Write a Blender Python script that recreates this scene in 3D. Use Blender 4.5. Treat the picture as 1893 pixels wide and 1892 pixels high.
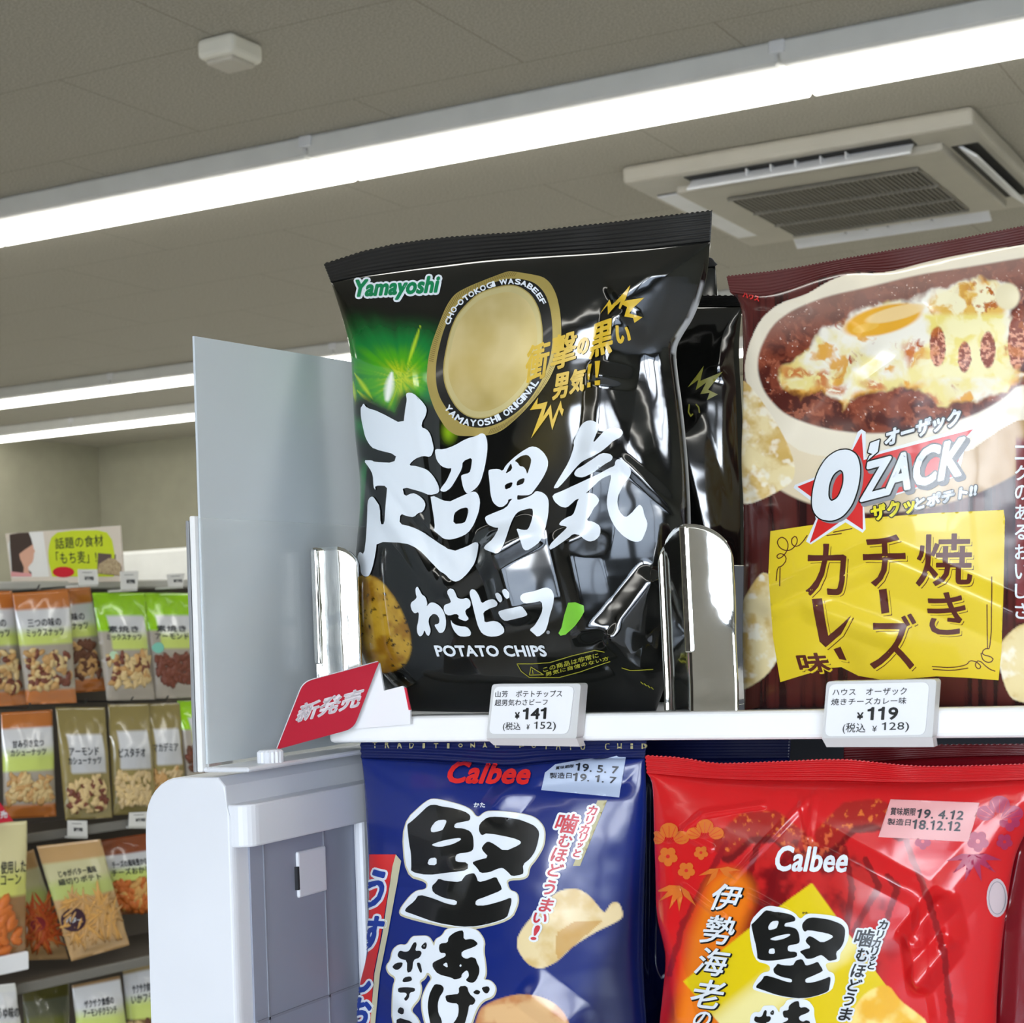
import bpy, bmesh, math, random
import numpy as np
from mathutils import Vector, Matrix, geometry, noise
from mathutils.bvhtree import BVHTree

# ------------------------------------------------------------------ camera, world, light, exposure
SC = bpy.context.scene
for _o in list(bpy.data.objects):
    bpy.data.objects.remove(_o)
COL = SC.collection
random.seed(7); RNG = np.random.default_rng(7)
FPX, YAW, PIT, ROL = 3206.5, 0.48263656, 0.06353334, -0.04357
_cy, _sy, _cp, _sp = math.cos(YAW), math.sin(YAW), math.cos(PIT), math.sin(PIT)
CF = np.array([-_sy*_cp, _cy*_cp, _sp]); _r = np.array([_cy, _sy, 0.0]); _u = np.cross(_r, CF)
CR = _r*math.cos(ROL)+_u*math.sin(ROL); CU = -_r*math.sin(ROL)+_u*math.cos(ROL)
CAM = np.array([0.0, 0.0, 1.45])
cam = bpy.data.cameras.new('camera'); cam_o = bpy.data.objects.new('camera', cam); COL.objects.link(cam_o)
M = Matrix.Identity(4)
for i in range(3):
    M[i][0], M[i][1], M[i][2], M[i][3] = CR[i], CU[i], -CF[i], CAM[i]
cam_o.matrix_world = M
cam.sensor_fit = 'HORIZONTAL'; cam.sensor_width = 36.0; cam.lens = FPX/1893*36.0
cam.clip_start = 0.02; cam.clip_end = 200
SC.camera = cam_o
cam.dof.use_dof = True; cam.dof.focus_distance = 0.84; cam.dof.aperture_fstop = 38.0

world = bpy.data.worlds.new('daylight_sky'); SC.world = world; world.use_nodes = True
_nt = world.node_tree; _bg = _nt.nodes['Background']
_tc = _nt.nodes.new('ShaderNodeTexCoord'); _sx = _nt.nodes.new('ShaderNodeSeparateXYZ'); _cr = _nt.nodes.new('ShaderNodeValToRGB')
_nt.links.new(_tc.outputs['Generated'], _sx.inputs[0]); _nt.links.new(_sx.outputs['Z'], _cr.inputs[0]); _nt.links.new(_cr.outputs[0], _bg.inputs[0])
_cr.color_ramp.elements[0].position = 0.0; _cr.color_ramp.elements[0].color = (0.90, 0.95, 1.0, 1)
_cr.color_ramp.elements[1].position = 0.6; _cr.color_ramp.elements[1].color = (0.50, 0.68, 1.0, 1)
_bg.inputs[1].default_value = 20.5
LED_POWER = 7.2
SUN = bpy.data.lights.new('sun', 'SUN'); SUN.energy = 7.0; SUN.angle = math.radians(0.6); SUN.color = (1, .96, .88)
sun_o = bpy.data.objects.new('sun', SUN); COL.objects.link(sun_o); sun_o.location = (0, -12, 9)
sun_o.rotation_euler = (math.radians(-38), math.radians(22), 0)
WINDOWS = [(-0.9, 1.5), (1.75, 4.9)]                      # x ranges of the two shop windows behind the camera
WIN_Y, WIN_Z0, WIN_Z1 = -4.6, 0.45, 2.45
for _k, (_a, _b) in enumerate(WINDOWS):                    # sampling portals in the two openings
    _l = bpy.data.lights.new('window_portal', 'AREA'); _l.shape = 'RECTANGLE'; _l.size = _b-_a; _l.size_y = WIN_Z1-WIN_Z0
    _l.cycles.is_portal = True
    _o = bpy.data.objects.new('window_portal', _l); COL.objects.link(_o)
    _o.location = ((_a+_b)/2, WIN_Y-0.05, (WIN_Z0+WIN_Z1)/2); _o.rotation_euler = (math.radians(90), 0, 0)
SC.view_settings.view_transform = 'Standard'; SC.view_settings.look = 'None'
SC.view_settings.exposure = 0.0; SC.view_settings.gamma = 1.0; SC.view_settings.use_curve_mapping = False
SC.cycles.use_denoising = True
SC.cycles.max_bounces = 8; SC.cycles.diffuse_bounces = 4; SC.cycles.glossy_bounces = 4
SC.cycles.transmission_bounces = 6; SC.cycles.transparent_max_bounces = 12
SC.cycles.caustics_reflective = False; SC.cycles.caustics_refractive = False
SC.cycles.sample_clamp_indirect = 6.0

# ------------------------------------------------------------------ helpers
def ray(px, py):
    return CR*(px-946.5)/FPX - CU*(py-946)/FPX + CF
def on(px, py, ax, val):
    d = ray(px, py); return CAM + d*((val-CAM[ax])/d[ax])
def onplane(px, py, p0, n):
    d = ray(px, py); return CAM + d*(np.dot(np.asarray(p0)-CAM, n)/np.dot(d, n))
def rays(P):
    P = np.asarray(P, float); return (P[..., 0:1]-946.5)/FPX*CR - (P[..., 1:2]-946)/FPX*CU + CF
def proj(Q):
    q = np.asarray(Q)-CAM; z = q@CF
    return np.stack([946.5+FPX*(q@CR)/z, 946-FPX*(q@CU)/z], -1)
def lin(c):
    c = np.asarray(c, float)/255.0
    return np.where(c <= 0.04045, c/12.92, ((c+0.055)/1.055)**2.4)
def rgba(c): return tuple(float(x) for x in lin(c))+(1.0,)

MATS = {}
def mat(name, c=(200, 200, 200), rough=0.5, metal=0.0, spec=0.5, coat=0.0, emit=0.0, bump=None, alpha=None, trans=0.0, attr=None, speck=None, ior=None):
    if name in MATS: return MATS[name]
    m = bpy.data.materials.new(name); m.use_nodes = True; nt = m.node_tree; b = nt.nodes['Principled BSDF']
    b.inputs['Base Color'].default_value = rgba(c); b.inputs['Roughness'].default_value = rough
    b.inputs['Metallic'].default_value = metal; b.inputs['Specular IOR Level'].default_value = spec
    b.inputs['Coat Weight'].default_value = coat; b.inputs['Coat Roughness'].default_value = 0.06
    if ior: b.inputs['IOR'].default_value = ior
    if trans: b.inputs['Transmission Weight'].default_value = trans
    if alpha is not None: b.inputs['Alpha'].default_value = alpha
    if emit:
        b.inputs['Emission Color'].default_value = rgba(c); b.inputs['Emission Strength'].default_value = emit
    if attr:
        a = nt.nodes.new('ShaderNodeAttribute'); a.attribute_name = attr; nt.links.new(a.outputs['Color'], b.inputs['Base Color'])
    else:
        g = nt.nodes.new('ShaderNodeTexCoord'); n = nt.nodes.new('ShaderNodeTexNoise'); r = nt.nodes.new('ShaderNodeMixRGB')
        sc, c2 = (speck if speck else (9.0, tuple(min(255, x*0.965) for x in c)))
        n.inputs['Scale'].default_value = sc; n.inputs['Detail'].default_value = 3
        rp = nt.nodes.new('ShaderNodeValToRGB'); rp.color_ramp.elements[0].position = 0.38 if speck else 0.3; rp.color_ramp.elements[1].position = 0.62 if speck else .7
        nt.links.new(g.outputs['Object'], n.inputs['Vector']); nt.links.new(n.outputs['Fac'], rp.inputs[0]); nt.links.new(rp.outputs[0], r.inputs[0])
        r.inputs[1].default_value = rgba(c); r.inputs[2].default_value = rgba(c2); nt.links.new(r.outputs[0], b.inputs['Base Color'])
    if bump:
        sc, st = bump
        g2 = nt.nodes.new('ShaderNodeTexCoord'); n2 = nt.nodes.new('ShaderNodeTexNoise'); bp = nt.nodes.new('ShaderNodeBump')
        n2.inputs['Scale'].default_value = sc; n2.inputs['Detail'].default_value = 4; bp.inputs['Strength'].default_value = st; bp.inputs['Distance'].default_value = 0.002
        nt.links.new(g2.outputs['Object'], n2.inputs['Vector']); nt.links.new(n2.outputs['Fac'], bp.inputs['Height']); nt.links.new(bp.outputs[0], b.inputs['Normal'])
    MATS[name] = m; return m

ROOT = {}                                                   # world location each object's mesh is relative to
def tag(o, label=None, cat=None, group=None, kind=None):
    if label: o['label'] = label
    if cat: o['category'] = cat
    if group: o['group'] = group
    if kind: o['kind'] = kind
    return o
def thing(name, label, cat, loc, group=None):
    o = bpy.data.objects.new(name, None); COL.objects.link(o); o.empty_display_size = 0.02
    o.location = tuple(float(x) for x in loc); ROOT[o.name] = np.array(loc, float)
    return tag(o, label, cat, group)
def link(name, me, m=None, parent=None, loc=None, smooth=False, label=None, kind=None):
    """link a mesh (world coordinates) as one object, relative to its thing's base"""
    o = bpy.data.objects.new(name, me); COL.objects.link(o)
    base = ROOT[parent.name] if parent else (np.array(loc, float) if loc is not None else np.zeros(3))
    if base.any():
        n = len(me.vertices); co = np.empty(n*3); me.vertices.foreach_get('co', co)
        me.vertices.foreach_set('co', (co.reshape(-1, 3)-base).ravel())
    ROOT[o.name] = base
    if parent: o.parent = parent
    else: o.location = tuple(base)
    if m is not None:
        for q in (m if isinstance(m, (list, tuple)) else [m]): me.materials.append(q)
    if smooth: me.polygons.foreach_set('use_smooth', [True]*len(me.polygons))
    me.update()
    return tag(o, label, kind=kind)
def obj(name, bm, m=None, parent=None, loc=None, smooth=False, label=None, kind=None):
    bmesh.ops.recalc_face_normals(bm, faces=bm.faces[:])
    me = bpy.data.meshes.new(name); bm.to_mesh(me); bm.free()
    return link(name, me, m, parent, loc, smooth, label, kind)
def struct(name, bm, m, loc=None, smooth=False):
    return obj(name, bm, m, None, loc, smooth, kind='structure')
def box(bm, x0, x1, y0, y1, z0, z1, bev=0.0, seg=2, Mx=None):
    r = bmesh.ops.create_cube(bm, size=1.0); vs = r['verts']
    bmesh.ops.scale(bm, vec=(abs(x1-x0), abs(y1-y0), abs(z1-z0)), verts=vs)
    bmesh.ops.translate(bm, vec=((x0+x1)/2, (y0+y1)/2, (z0+z1)/2), verts=vs)
    if bev:
        es = list({e for v in vs for e in v.link_edges})
        q = bmesh.ops.bevel(bm, geom=es, offset=bev, segments=seg, affect='EDGES', profile=0.5)
        vs = list({v for v in q['verts']} | {v for v in vs if v.is_valid})
    if Mx is not None: bmesh.ops.transform(bm, matrix=Mx, verts=vs)
    return bm
def newbox(*a, **k): return box(bmesh.new(), *a, **k)
def prism(bm, pts, ext):
    """extrude a closed 3D outline by the vector ext"""
    a = [bm.verts.new(tuple(p)) for p in pts]; b = [bm.verts.new(tuple(np.asarray(p)+np.asarray(ext))) for p in pts]
    n = len(a); bm.faces.new(a); bm.faces.new(b[::-1])
    for i in range(n): bm.faces.new((a[i], b[i], b[(i+1) % n], a[(i+1) % n]))
    return bm
def tube(bm, pts, rad, n=10, cap=True):
    pts = [np.asarray(p, float) for p in pts]; rings = []
    for i, p in enumerate(pts):
        t = pts[min(i+1, len(pts)-1)]-pts[max(i-1, 0)]; t = t/np.linalg.norm(t)
        a = np.cross(t, [0, 0, 1.0]) if abs(t[2]) < .9 else np.cross(t, [1.0, 0, 0]); a /= np.linalg.norm(a); b = np.cross(t, a)
        rr = rad[i] if isinstance(rad, (list, tuple)) else rad
        rings.append([bm.verts.new(tuple(p+rr*(a*math.cos(2*math.pi*k/n)+b*math.sin(2*math.pi*k/n)))) for k in range(n)])
    for i in range(len(rings)-1):
        for k in range(n): bm.faces.new((rings[i][k], rings[i][(k+1) % n], rings[i+1][(k+1) % n], rings[i+1][k]))
    if cap: bm.faces.new(rings[0]); bm.faces.new(rings[-1][::-1])
    return bm
def copy_tree(o, parent=None):
    c = o.copy(); COL.objects.link(c)
    if parent is not None: c.parent = parent
    for ch in list(o.children): copy_tree(ch, c)
    return c

# ---- polylines
def resample(pl, n, smooth=2):
    p = np.asarray(pl, float)
    for _ in range(smooth):
        if len(p) > 2:
            q = [p[0]]
            for i in range(len(p)-1):
                if i > 0: q.append(p[i]*.75+p[i+1]*.25)
                if i < len(p)-2: q.append(p[i]*.25+p[i+1]*.75)
            q.append(p[-1]); p = np.array(q)
    s = np.r_[0, np.cumsum(np.hypot(*np.diff(p, axis=0).T))]; t = np.linspace(0, s[-1], n)
    return np.stack([np.interp(t, s, p[:, 0]), np.interp(t, s, p[:, 1])], -1)
def coons(T, R, B, L, nu, nv, smooth=2):
    t, b, l, r = resample(T, nu, smooth), resample(B, nu, smooth), resample(L, nv, smooth), resample(R, nv, smooth)
    u = np.linspace(0, 1, nu)[None, :, None]; v = np.linspace(0, 1, nv)[:, None, None]
    P = (1-v)*t[None]+v*b[None]+(1-u)*l[:, None]+u*r[:, None]
    return P-((1-u)*(1-v)*t[0]+u*(1-v)*t[-1]+(1-u)*v*b[0]+u*v*b[-1])
def segdist(P, a, b):
    a = np.asarray(a, float); b = np.asarray(b, float); d = b-a; L2 = d@d
    t = np.clip(((P-a)@d)/L2, 0, 1); q = P-(a+t[..., None]*d)
    return np.hypot(q[..., 0], q[..., 1]), t
def pnoise(P, s, seed=0.0, oct=3):
    """smooth value noise on an array of 2D points (numpy, lattice based)"""
    out = 0.0; amp = 1.0; tot = 0.0
    for o in range(oct):
        x = P[..., 0]/s+seed*17.3+o*31.7; y = P[..., 1]/s+seed*9.1+o*11.9
        xi = np.floor(x).astype(int); yi = np.floor(y).astype(int); fx = x-xi; fy = y-yi
        fx = fx*fx*(3-2*fx); fy = fy*fy*(3-2*fy)
        def h(a, b):
            q = np.sin(a*127.1+b*311.7+seed*5.3)*43758.5453; return q-np.floor(q)
        v = (h(xi, yi)*(1-fx)+h(xi+1, yi)*fx)*(1-fy)+(h(xi, yi+1)*(1-fx)+h(xi+1, yi+1)*fx)*fy
        out = out+amp*v; tot += amp; amp *= .5; s = s/2
    return out/tot
def inpoly(P, pl):
    x, y = P[..., 0], P[..., 1]; c = np.zeros(x.shape, bool); q = np.asarray(pl, float); n = len(q)
    for i in range(n):
        x0, y0 = q[i]; x1, y1 = q[(i+1) % n]
        if y0 == y1: continue
        k = (y0 > y) != (y1 > y); c ^= k & (x < (x1-x0)*(y-y0)/(y1-y0)+x0)
    return c
def polydist(P, pl, closed=True):
    d = np.full(P.shape[:-1], 1e9); q = list(pl)
    for i in range(len(q)-(0 if closed else 1)):
        dd, _ = segdist(P, q[i], q[(i+1) % len(q)]); d = np.minimum(d, dd)
    return d
def sstep(a, b, x):
    t = np.clip((x-a)/(b-a), 0, 1); return t*t*(3-2*t)
def grid_mesh(name, Q, col=None, back=None):
    nv, nu = Q.shape[:2]; idx = np.arange(nv*nu).reshape(nv, nu)
    f = np.stack([idx[:-1, :-1], idx[1:, :-1], idx[1:, 1:], idx[:-1, 1:]], -1).reshape(-1, 4); V = Q.reshape(-1, 3)
    if back is not None:
        k = len(V); V = np.r_[V, back.reshape(-1, 3)]; f = np.r_[f, (f+k)[:, ::-1]]
        ring = np.r_[idx[0, :], idx[1:, -1], idx[-1, -2::-1], idx[-2:0, 0][:]] if False else np.concatenate([idx[0, :-1], idx[:-1, -1], idx[-1, :0:-1], idx[:0:-1, 0]])
        nx = np.roll(ring, -1); f = np.r_[f, np.stack([ring, nx, nx+k, ring+k], -1)]
    me = bpy.data.meshes.new(name); me.from_pydata(V.tolist(), [], f.tolist())
    if col is not None:
        a = me.color_attributes.new('print', 'FLOAT_COLOR', 'POINT'); c = np.ones((len(V), 4)); cc = col.reshape(-1, 3)
        c[:len(cc), :3] = cc
        if len(V) > len(cc): c[len(cc):, :3] = cc[:len(V)-len(cc)]
        a.data.foreach_set('color', c.ravel().astype(np.float32))
    return me

# ---- decals: printed ink laid on a surface
class Surf:
    def __init__(s, objs):
        V = []; Fc = []
        for o in objs:
            me = o.data; n = len(V); b = ROOT[o.name]
            V += [tuple(np.array(v.co)+b) for v in me.vertices]; Fc += [[n+i for i in p.vertices] for p in me.polygons]
        s.t = BVHTree.FromPolygons(V, Fc)
    def put(s, P, off):
        D = rays(np.asarray(P, float)); o = Vector(CAM); R = np.empty((len(D), 3)); s.miss = np.zeros(len(D), bool)
        for i, d in enumerate(D):
            dv = Vector(d).normalized(); h, n, _, _ = s.t.ray_cast(o, dv)
            if h is None:
                h, n, _, _ = s.t.find_nearest(o+dv*0.85); s.miss[i] = True
            if n.dot(dv) > 0: n = -n
            R[i] = h+n*off
        return R
def winding(C, contours):
    w = np.zeros(len(C), int)
    for q in contours:
        q = np.asarray(q, float); x0, y0 = q[:, 0], q[:, 1]; x1, y1 = np.roll(x0, -1), np.roll(y0, -1)
        for a, b, c, d in zip(x0, y0, x1, y1):
            s = (c-a)*(C[:, 1]-b)-(C[:, 0]-a)*(d-b)
            w += ((b <= C[:, 1]) & (d > C[:, 1]) & (s > 0)).astype(int); w -= ((b > C[:, 1]) & (d <= C[:, 1]) & (s < 0)).astype(int)
    return w
def fill(contours, step):
    """triangulate contours (nonzero rule) with interior points every step px"""
    V = []; E = []
    for q in contours:
        q = np.asarray(q, float); q = q[np.hypot(*(q-np.roll(q, 1, 0)).T) > 1e-4]
        if len(q) < 3: continue
        k = len(V); pts = []
        for a, b in zip(q, np.roll(q, -1, 0)):
            n = max(1, int(np.hypot(*(b-a))/step)); pts += [a+(b-a)*i/n for i in range(n)]
        V += pts; m = len(pts); E += [(k+i, k+(i+1) % m) for i in range(m)]
    if not V: return np.zeros((0, 2)), []
    A = np.array(V); lo, hi = A.min(0), A.max(0); nx, ny = ((hi-lo)/step).astype(int)
    if nx*ny > 4:
        gx, gy = np.meshgrid(lo[0]+(np.arange(nx)+.5)*step, lo[1]+(np.arange(ny)+.5)*step); gx = gx+(np.arange(ny) % 2)[:, None]*step*.37
        G = np.stack([gx.ravel(), gy.ravel()], -1); G = G[winding(G, contours) != 0]; V += list(G)
    o = geometry.delaunay_2d_cdt([Vector((float(a[0]), float(a[1]))) for a in V], E, [], 0, 1e-5)
    P = np.array([(v.x, v.y) for v in o[0]]); T = np.array([list(f) for f in o[2] if len(f) == 3])
    if not len(T): return np.zeros((0, 2)), []
    w = winding(P[T].mean(1), contours); return P, T[w != 0].tolist()
def stroke(contours, wd, step, closed=True):
    """thick round-jointed line along each contour"""
    P = []; T = []
    for q in contours:
        q = [np.asarray(a, float) for a in q]; n = len(q)
        for i in range(n if closed else n-1):
            a, b = q[i], q[(i+1) % n]; L = np.hypot(*(b-a))
            if L < 1e-6: continue
            d = (b-a)/L; nn = np.array([-d[1], d[0]])*wd/2; m = max(1, int(L/step)); k = len(P)
            for j in range(m+1):
                c = a+(b-a)*j/m; P += [c+nn, c-nn]
            for j in range(m): T += [[k+2*j, k+2*j+1, k+2*j+3], [k+2*j, k+2*j+3, k+2*j+2]]
        if wd > 1.2:
            for c in q:
                k = len(P); P.append(c); P += [c+wd/2*np.array([math.cos(t*math.pi/4), math.sin(t*math.pi/4)]) for t in range(8)]
                T += [[k, k+1+t, k+1+(t+1) % 8] for t in range(8)]
    return np.array(P), T
class Ink:
    """collects shapes (photo-frame px outlines) that are laid on one surface as a printed part"""
    def __init__(s, surf, step=6.0): s.surf, s.step, s.P, s.T, s.m, s.mats = surf, step, [], [], [], []
    def _add(s, P, T, m, layer):
        if len(P) == 0 or not T: return
        if m not in s.mats: s.mats.append(m)
        k = sum(len(p) for p in s.P); s.P.append(s.surf.put(P, 0.00030+0.00010*layer)); T = [t for t in T if not s.surf.miss[list(t)].any()]
        s.T += [[a+k for a in t] for t in T]; s.m += [s.mats.index(m)]*len(T)
    def poly(s, contours, m, layer=0, bold=0.0):
        if not hasattr(contours[0][0], '__len__'): contours = [contours]
        s._add(*fill(contours, s.step), m, layer)
        if bold: s._add(*stroke(contours, bold, s.step), m, layer)
    def line(s, contours, wd, m, layer=0, closed=False):
        if not hasattr(contours[0][0], '__len__'): contours = [contours]
        s._add(*stroke(contours, wd, s.step, closed), m, layer)
    def text(s, body, tl, tr, bl, m, layer=0, bold=0.0, outline=None, pad=None):
        for g in glyphs(body, tl, tr, bl):
            if outline: s._add(*stroke(g, outline[0], s.step), outline[1], layer-outline[2] if len(outline) > 2 else layer-1); s._add(*fill(g, s.step), outline[1], layer-outline[2] if len(outline) > 2 else layer-1)
            s._add(*fill(g, s.step), m, layer)
            if bold: s._add(*stroke(g, bold, s.step), m, layer)
    def build(s, name, parent, label=None):
        if not s.P: return None
        me = bpy.data.meshes.new(name); me.from_pydata(np.concatenate(s.P).tolist(), [], s.T)
        o = link(name, me, s.mats, parent, smooth=True, label=label); me.polygons.foreach_set('material_index', s.m); me.update()
        return o
_GL = {}
def outlines(body):
    if body in _GL: return _GL[body]
    res = []; x = 0.0
    for ch in body:
        c = bpy.data.curves.new('t', 'FONT'); c.body = ch+'|'; o = bpy.data.objects.new('t', c); COL.objects.link(o)
        dg = bpy.context.evaluated_depsgraph_get(); cv = o.to_curve(dg); con = []; bars = []
        for sp in cv.splines:
            pts = []; bp = sp.bezier_points; n = len(bp)
            for i in range(n):
                a, b = bp[i], bp[(i+1) % n]; straight = (a.handle_right-a.co).cross(b.co-a.co).length < 1e-5 and (b.handle_left-b.co).cross(b.co-a.co).length < 1e-5
                k = 1 if straight else 3
                for j in range(k):
                    t = j/k; p = a.co*(1-t)**3+a.handle_right*3*t*(1-t)**2+b.handle_left*3*t*t*(1-t)+b.co*t**3; pts.append((p.x, p.y))
            con.append(np.array(pts))
        o.to_curve_clear(); bpy.data.objects.remove(o); bpy.data.curves.remove(c)
        bar = con[-1]; con = con[:-1]; adv = bar[:, 0].min()-0.07        # the closing bar gives the advance width
        if ch in ' \u3000': adv = 0.28 if ch == ' ' else 1.0
        if ch == '1': con = [np.array([(.32, 0), (.32, .716), (.235, .716), (.19, .63), (.05, .59), (.05, .515), (.215, .535), (.215, 0)])[::-1]]; adv = .50
        res.append([q+np.array([x, 0]) for q in con]); x += adv
    _GL[body] = res; return res
def glyphs(body, tl, tr, bl):
    G = outlines(body); A = np.concatenate([q for g in G for q in g]); lo, hi = A.min(0), A.max(0); sz = np.maximum(hi-lo, 1e-4)
    tl, tr, bl = (np.asarray(a, float) for a in (tl, tr, bl)); out = []
    for g in G:
        out.append([tl+(tr-tl)*((q[:, 0:1]-lo[0])/sz[0])+(bl-tl)*((hi[1]-q[:, 1:2])/sz[1]) for q in g])
    return [g for g in out if g]
def soft(pl, it=1):
    p = np.asarray(pl, float)
    for _ in range(it):
        q = np.roll(p, -1, 0); p = np.stack([p*.78+q*.22, p*.22+q*.78], 1).reshape(-1, 2)
    return [tuple(a) for a in p]
def crop(x0, y0, k, pts):
    """points measured on an enlarged crop -> photo frame"""
    return [(x0+a/k, y0+b/k) for a, b in zip(pts[::2], pts[1::2])]

# ------------------------------------------------------------------ the shop itself
ZC = 2.70; XL, XR, YB, YF = -7.55, 5.2, 8.68, WIN_Y
m_ceil = mat('ceiling_board', (190, 188, 178), .9, speck=(200.0, (160, 155, 143)), spec=.2)
_nt = m_ceil.node_tree; _b = _nt.nodes['Principled BSDF']
_tc = _nt.nodes.new('ShaderNodeTexCoord'); _mp = _nt.nodes.new('ShaderNodeMapping'); _bk = _nt.nodes.new('ShaderNodeTexBrick'); _mx = _nt.nodes.new('ShaderNodeMixRGB')
_mp.inputs['Location'].default_value = (2.62, -2.915+5*.5, 0)
_bk.offset = .5; _bk.inputs['Scale'].default_value = 1; _bk.inputs['Mortar Size'].default_value = .0022; _bk.inputs['Mortar Smooth'].default_value = .5
_bk.inputs['Brick Width'].default_value = .91; _bk.inputs['Row Height'].default_value = .5
_nt.links.new(_tc.outputs['Object'], _mp.inputs[0]); _nt.links.new(_mp.outputs[0], _bk.inputs['Vector'])
_old = _b.inputs['Base Color'].links[0].from_socket
_nt.links.new(_bk.outputs['Fac'], _mx.inputs[0]); _nt.links.new(_old, _mx.inputs[1]); _mx.inputs[2].default_value = rgba((146, 139, 127))
_nt.links.new(_mx.outputs[0], _b.inputs['Base Color'])
m_wall = mat('wall_paper', (164, 162, 144), .85, bump=(60, .15), spec=.2)
m_floor = mat('floor_tile', (205, 203, 198), .25, spec=.5)
m_white = mat('white_paint', (232, 234, 238), .35, spec=.5)
m_frame = mat('window_aluminium', (120, 120, 122), .4, metal=.6)
struct('ceiling', newbox(XL, XR, YF, YB, ZC, ZC+.06), m_ceil)
struct('floor', newbox(XL, XR, YF, YB, -.06, 0), m_floor)
struct('wall_left', newbox(XL-.1, XL, YF, YB, 0, ZC), m_wall)
struct('wall_right', newbox(XR, XR+.1, YF, YB, 0, ZC), m_wall)
struct('wall_back', newbox(XL, XR, YB, YB+.1, 0, ZC), m_wall)
bm = bmesh.new(); _xs = [XL]+[v for w in WINDOWS for v in w]+[XR]
for i in range(0, len(_xs), 2): box(bm, _xs[i], _xs[i+1], YF-.1, YF, 0, ZC)
for a, b in WINDOWS:
    box(bm, a, b, YF-.1, YF, 0, WIN_Z0); box(bm, a, b, YF-.1, YF, WIN_Z1, ZC)
struct('wall_front', bm, mat('front_wall_paint', (84, 82, 80), .85, spec=.2))
m_glass = bpy.data.materials.new('window_glass'); m_glass.use_nodes = True; _n = m_glass.node_tree; _n.nodes.remove(_n.nodes['Principled BSDF'])
_t = _n.nodes.new('ShaderNodeBsdfTransparent'); _g = _n.nodes.new('ShaderNodeBsdfGlossy'); _g.inputs['Roughness'].default_value = 0; _x = _n.nodes.new('ShaderNodeMixShader'); _f = _n.nodes.new('ShaderNodeFresnel')
_n.links.new(_f.outputs[0], _x.inputs[0]); _n.links.new(_t.outputs[0], _x.inputs[1]); _n.links.new(_g.outputs[0], _x.inputs[2]); _n.links.new(_x.outputs[0], _n.nodes['Material Output'].inputs[0])
for k, (a, b) in enumerate(WINDOWS):
    bm = bmesh.new()
    for x in (a, b-.05, (a+b)/2-.025): box(bm, x, x+.05, YF-.08, YF-.02, WIN_Z0, WIN_Z1)
    for z in (WIN_Z0, WIN_Z1-.05): box(bm, a, b, YF-.08, YF-.02, z, z+.05)
    f = struct('window_%d' % (k+1), bm, m_frame)
    g = obj('pane', newbox(a+.03, b-.03, YF-.055, YF-.05, WIN_Z0+.03, WIN_Z1-.03), m_glass); g.parent = f; g['kind'] = 'structure'
struct('added_column_front', newbox(-2.3, -.96, YF, YF+.25, 0, ZC, .01, 1), mat('added_column_paint', (196, 194, 188), .8))  # unseen column, added so the steel divider mirrors a grey tone
struct('ground_outside', newbox(-40, 40, -60, YF-.12, -.2, -.1), mat('car_park_asphalt', (150, 146, 140), .9, speck=(30., (130, 128, 122))))

# three runs of surface-mounted LED battens along the ceiling; the unseen window run is added to brighten shelf fronts
m_batten = mat('batten_body', (225, 226, 224), .45)
m_led = mat('led_diffuser', (255, 253, 246), .5, emit=LED_POWER)
def batten(x0, x1, y0, y1, row):
    t = thing('ceiling_light', 'white LED batten lit on the ceiling', 'ceiling light', ((x0+x1)/2, (y0+y1)/2, ZC), 'LED battens in ceiling row '+row)
    obj('housing', newbox(x0+.003, x1-.003, y0, y1-.022, ZC-.055, ZC, .006, 1), m_batten, t)
    bm = newbox(x0+.004, x1-.004, y0+.045, y1, ZC-.066, ZC-.0551, .004, 1); box(bm, x0+.004, x1-.004, y1-.0215, y1, ZC-.0552, ZC-.012); obj('diffuser', bm, m_led, t)
    obj('joint_bracket', newbox(x1-.02, x1+.018, y0-.004, y0+.03, ZC-.03, ZC, .003, 1), m_white, t)
    return t
RUNS = []
for row, y0, y1, xa in (('nearest', 3.60, 3.845, -2.43), ('second', 6.30, 6.52, -2.9), ('farthest', 7.42, 7.62, -2.9), ('overhead', .95, 1.19, -2.43), ('window', -3.1, -2.86, -2.43)):
    x = xa
    while x > XL+1.3: x -= 1.25
    while x < 3.5:
        RUNS.append((row, batten(x, x+1.25, y0, y1, row))); x += 1.25
    RUNS.append((row, batten(XL+.01, [r for q, r in RUNS if q == row][0].location.x-.625, y0, y1, row)))
ORD = ['leftmost', 'second', 'third', 'fourth', 'fifth', 'sixth', 'seventh', 'eighth']
for row, name in (('nearest', 'nearest, thickest light line'), ('second', 'middle light line'), ('farthest', 'lowest, farthest light line'), ('overhead', 'light line above the shelf unit'), ('window', 'added light line by the shop windows')):
    k = 0
    for t in sorted([t for q, t in RUNS if q == row], key=lambda o: o.location.x):
        x0 = XL if t.location.x < XL+.6 else t.location.x-.62; pts = [np.array([x0+(t.location.x+.62-x0)*i/20, t.location.y, ZC-.06]) for i in range(21)]
        vis = any((q-CAM)@CF > .5 and 0 < proj(q)[0] < 1893 and 0 < proj(q)[1] < 1892 for q in pts)
        if vis: t['label'] = 'lit LED batten, %s in the %s' % ('leftmost one' if k == 0 else ORD[k]+' from the left', name); k += 1
        else: t['label'] = 'lit LED batten of the %s, out of frame' % name

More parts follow.
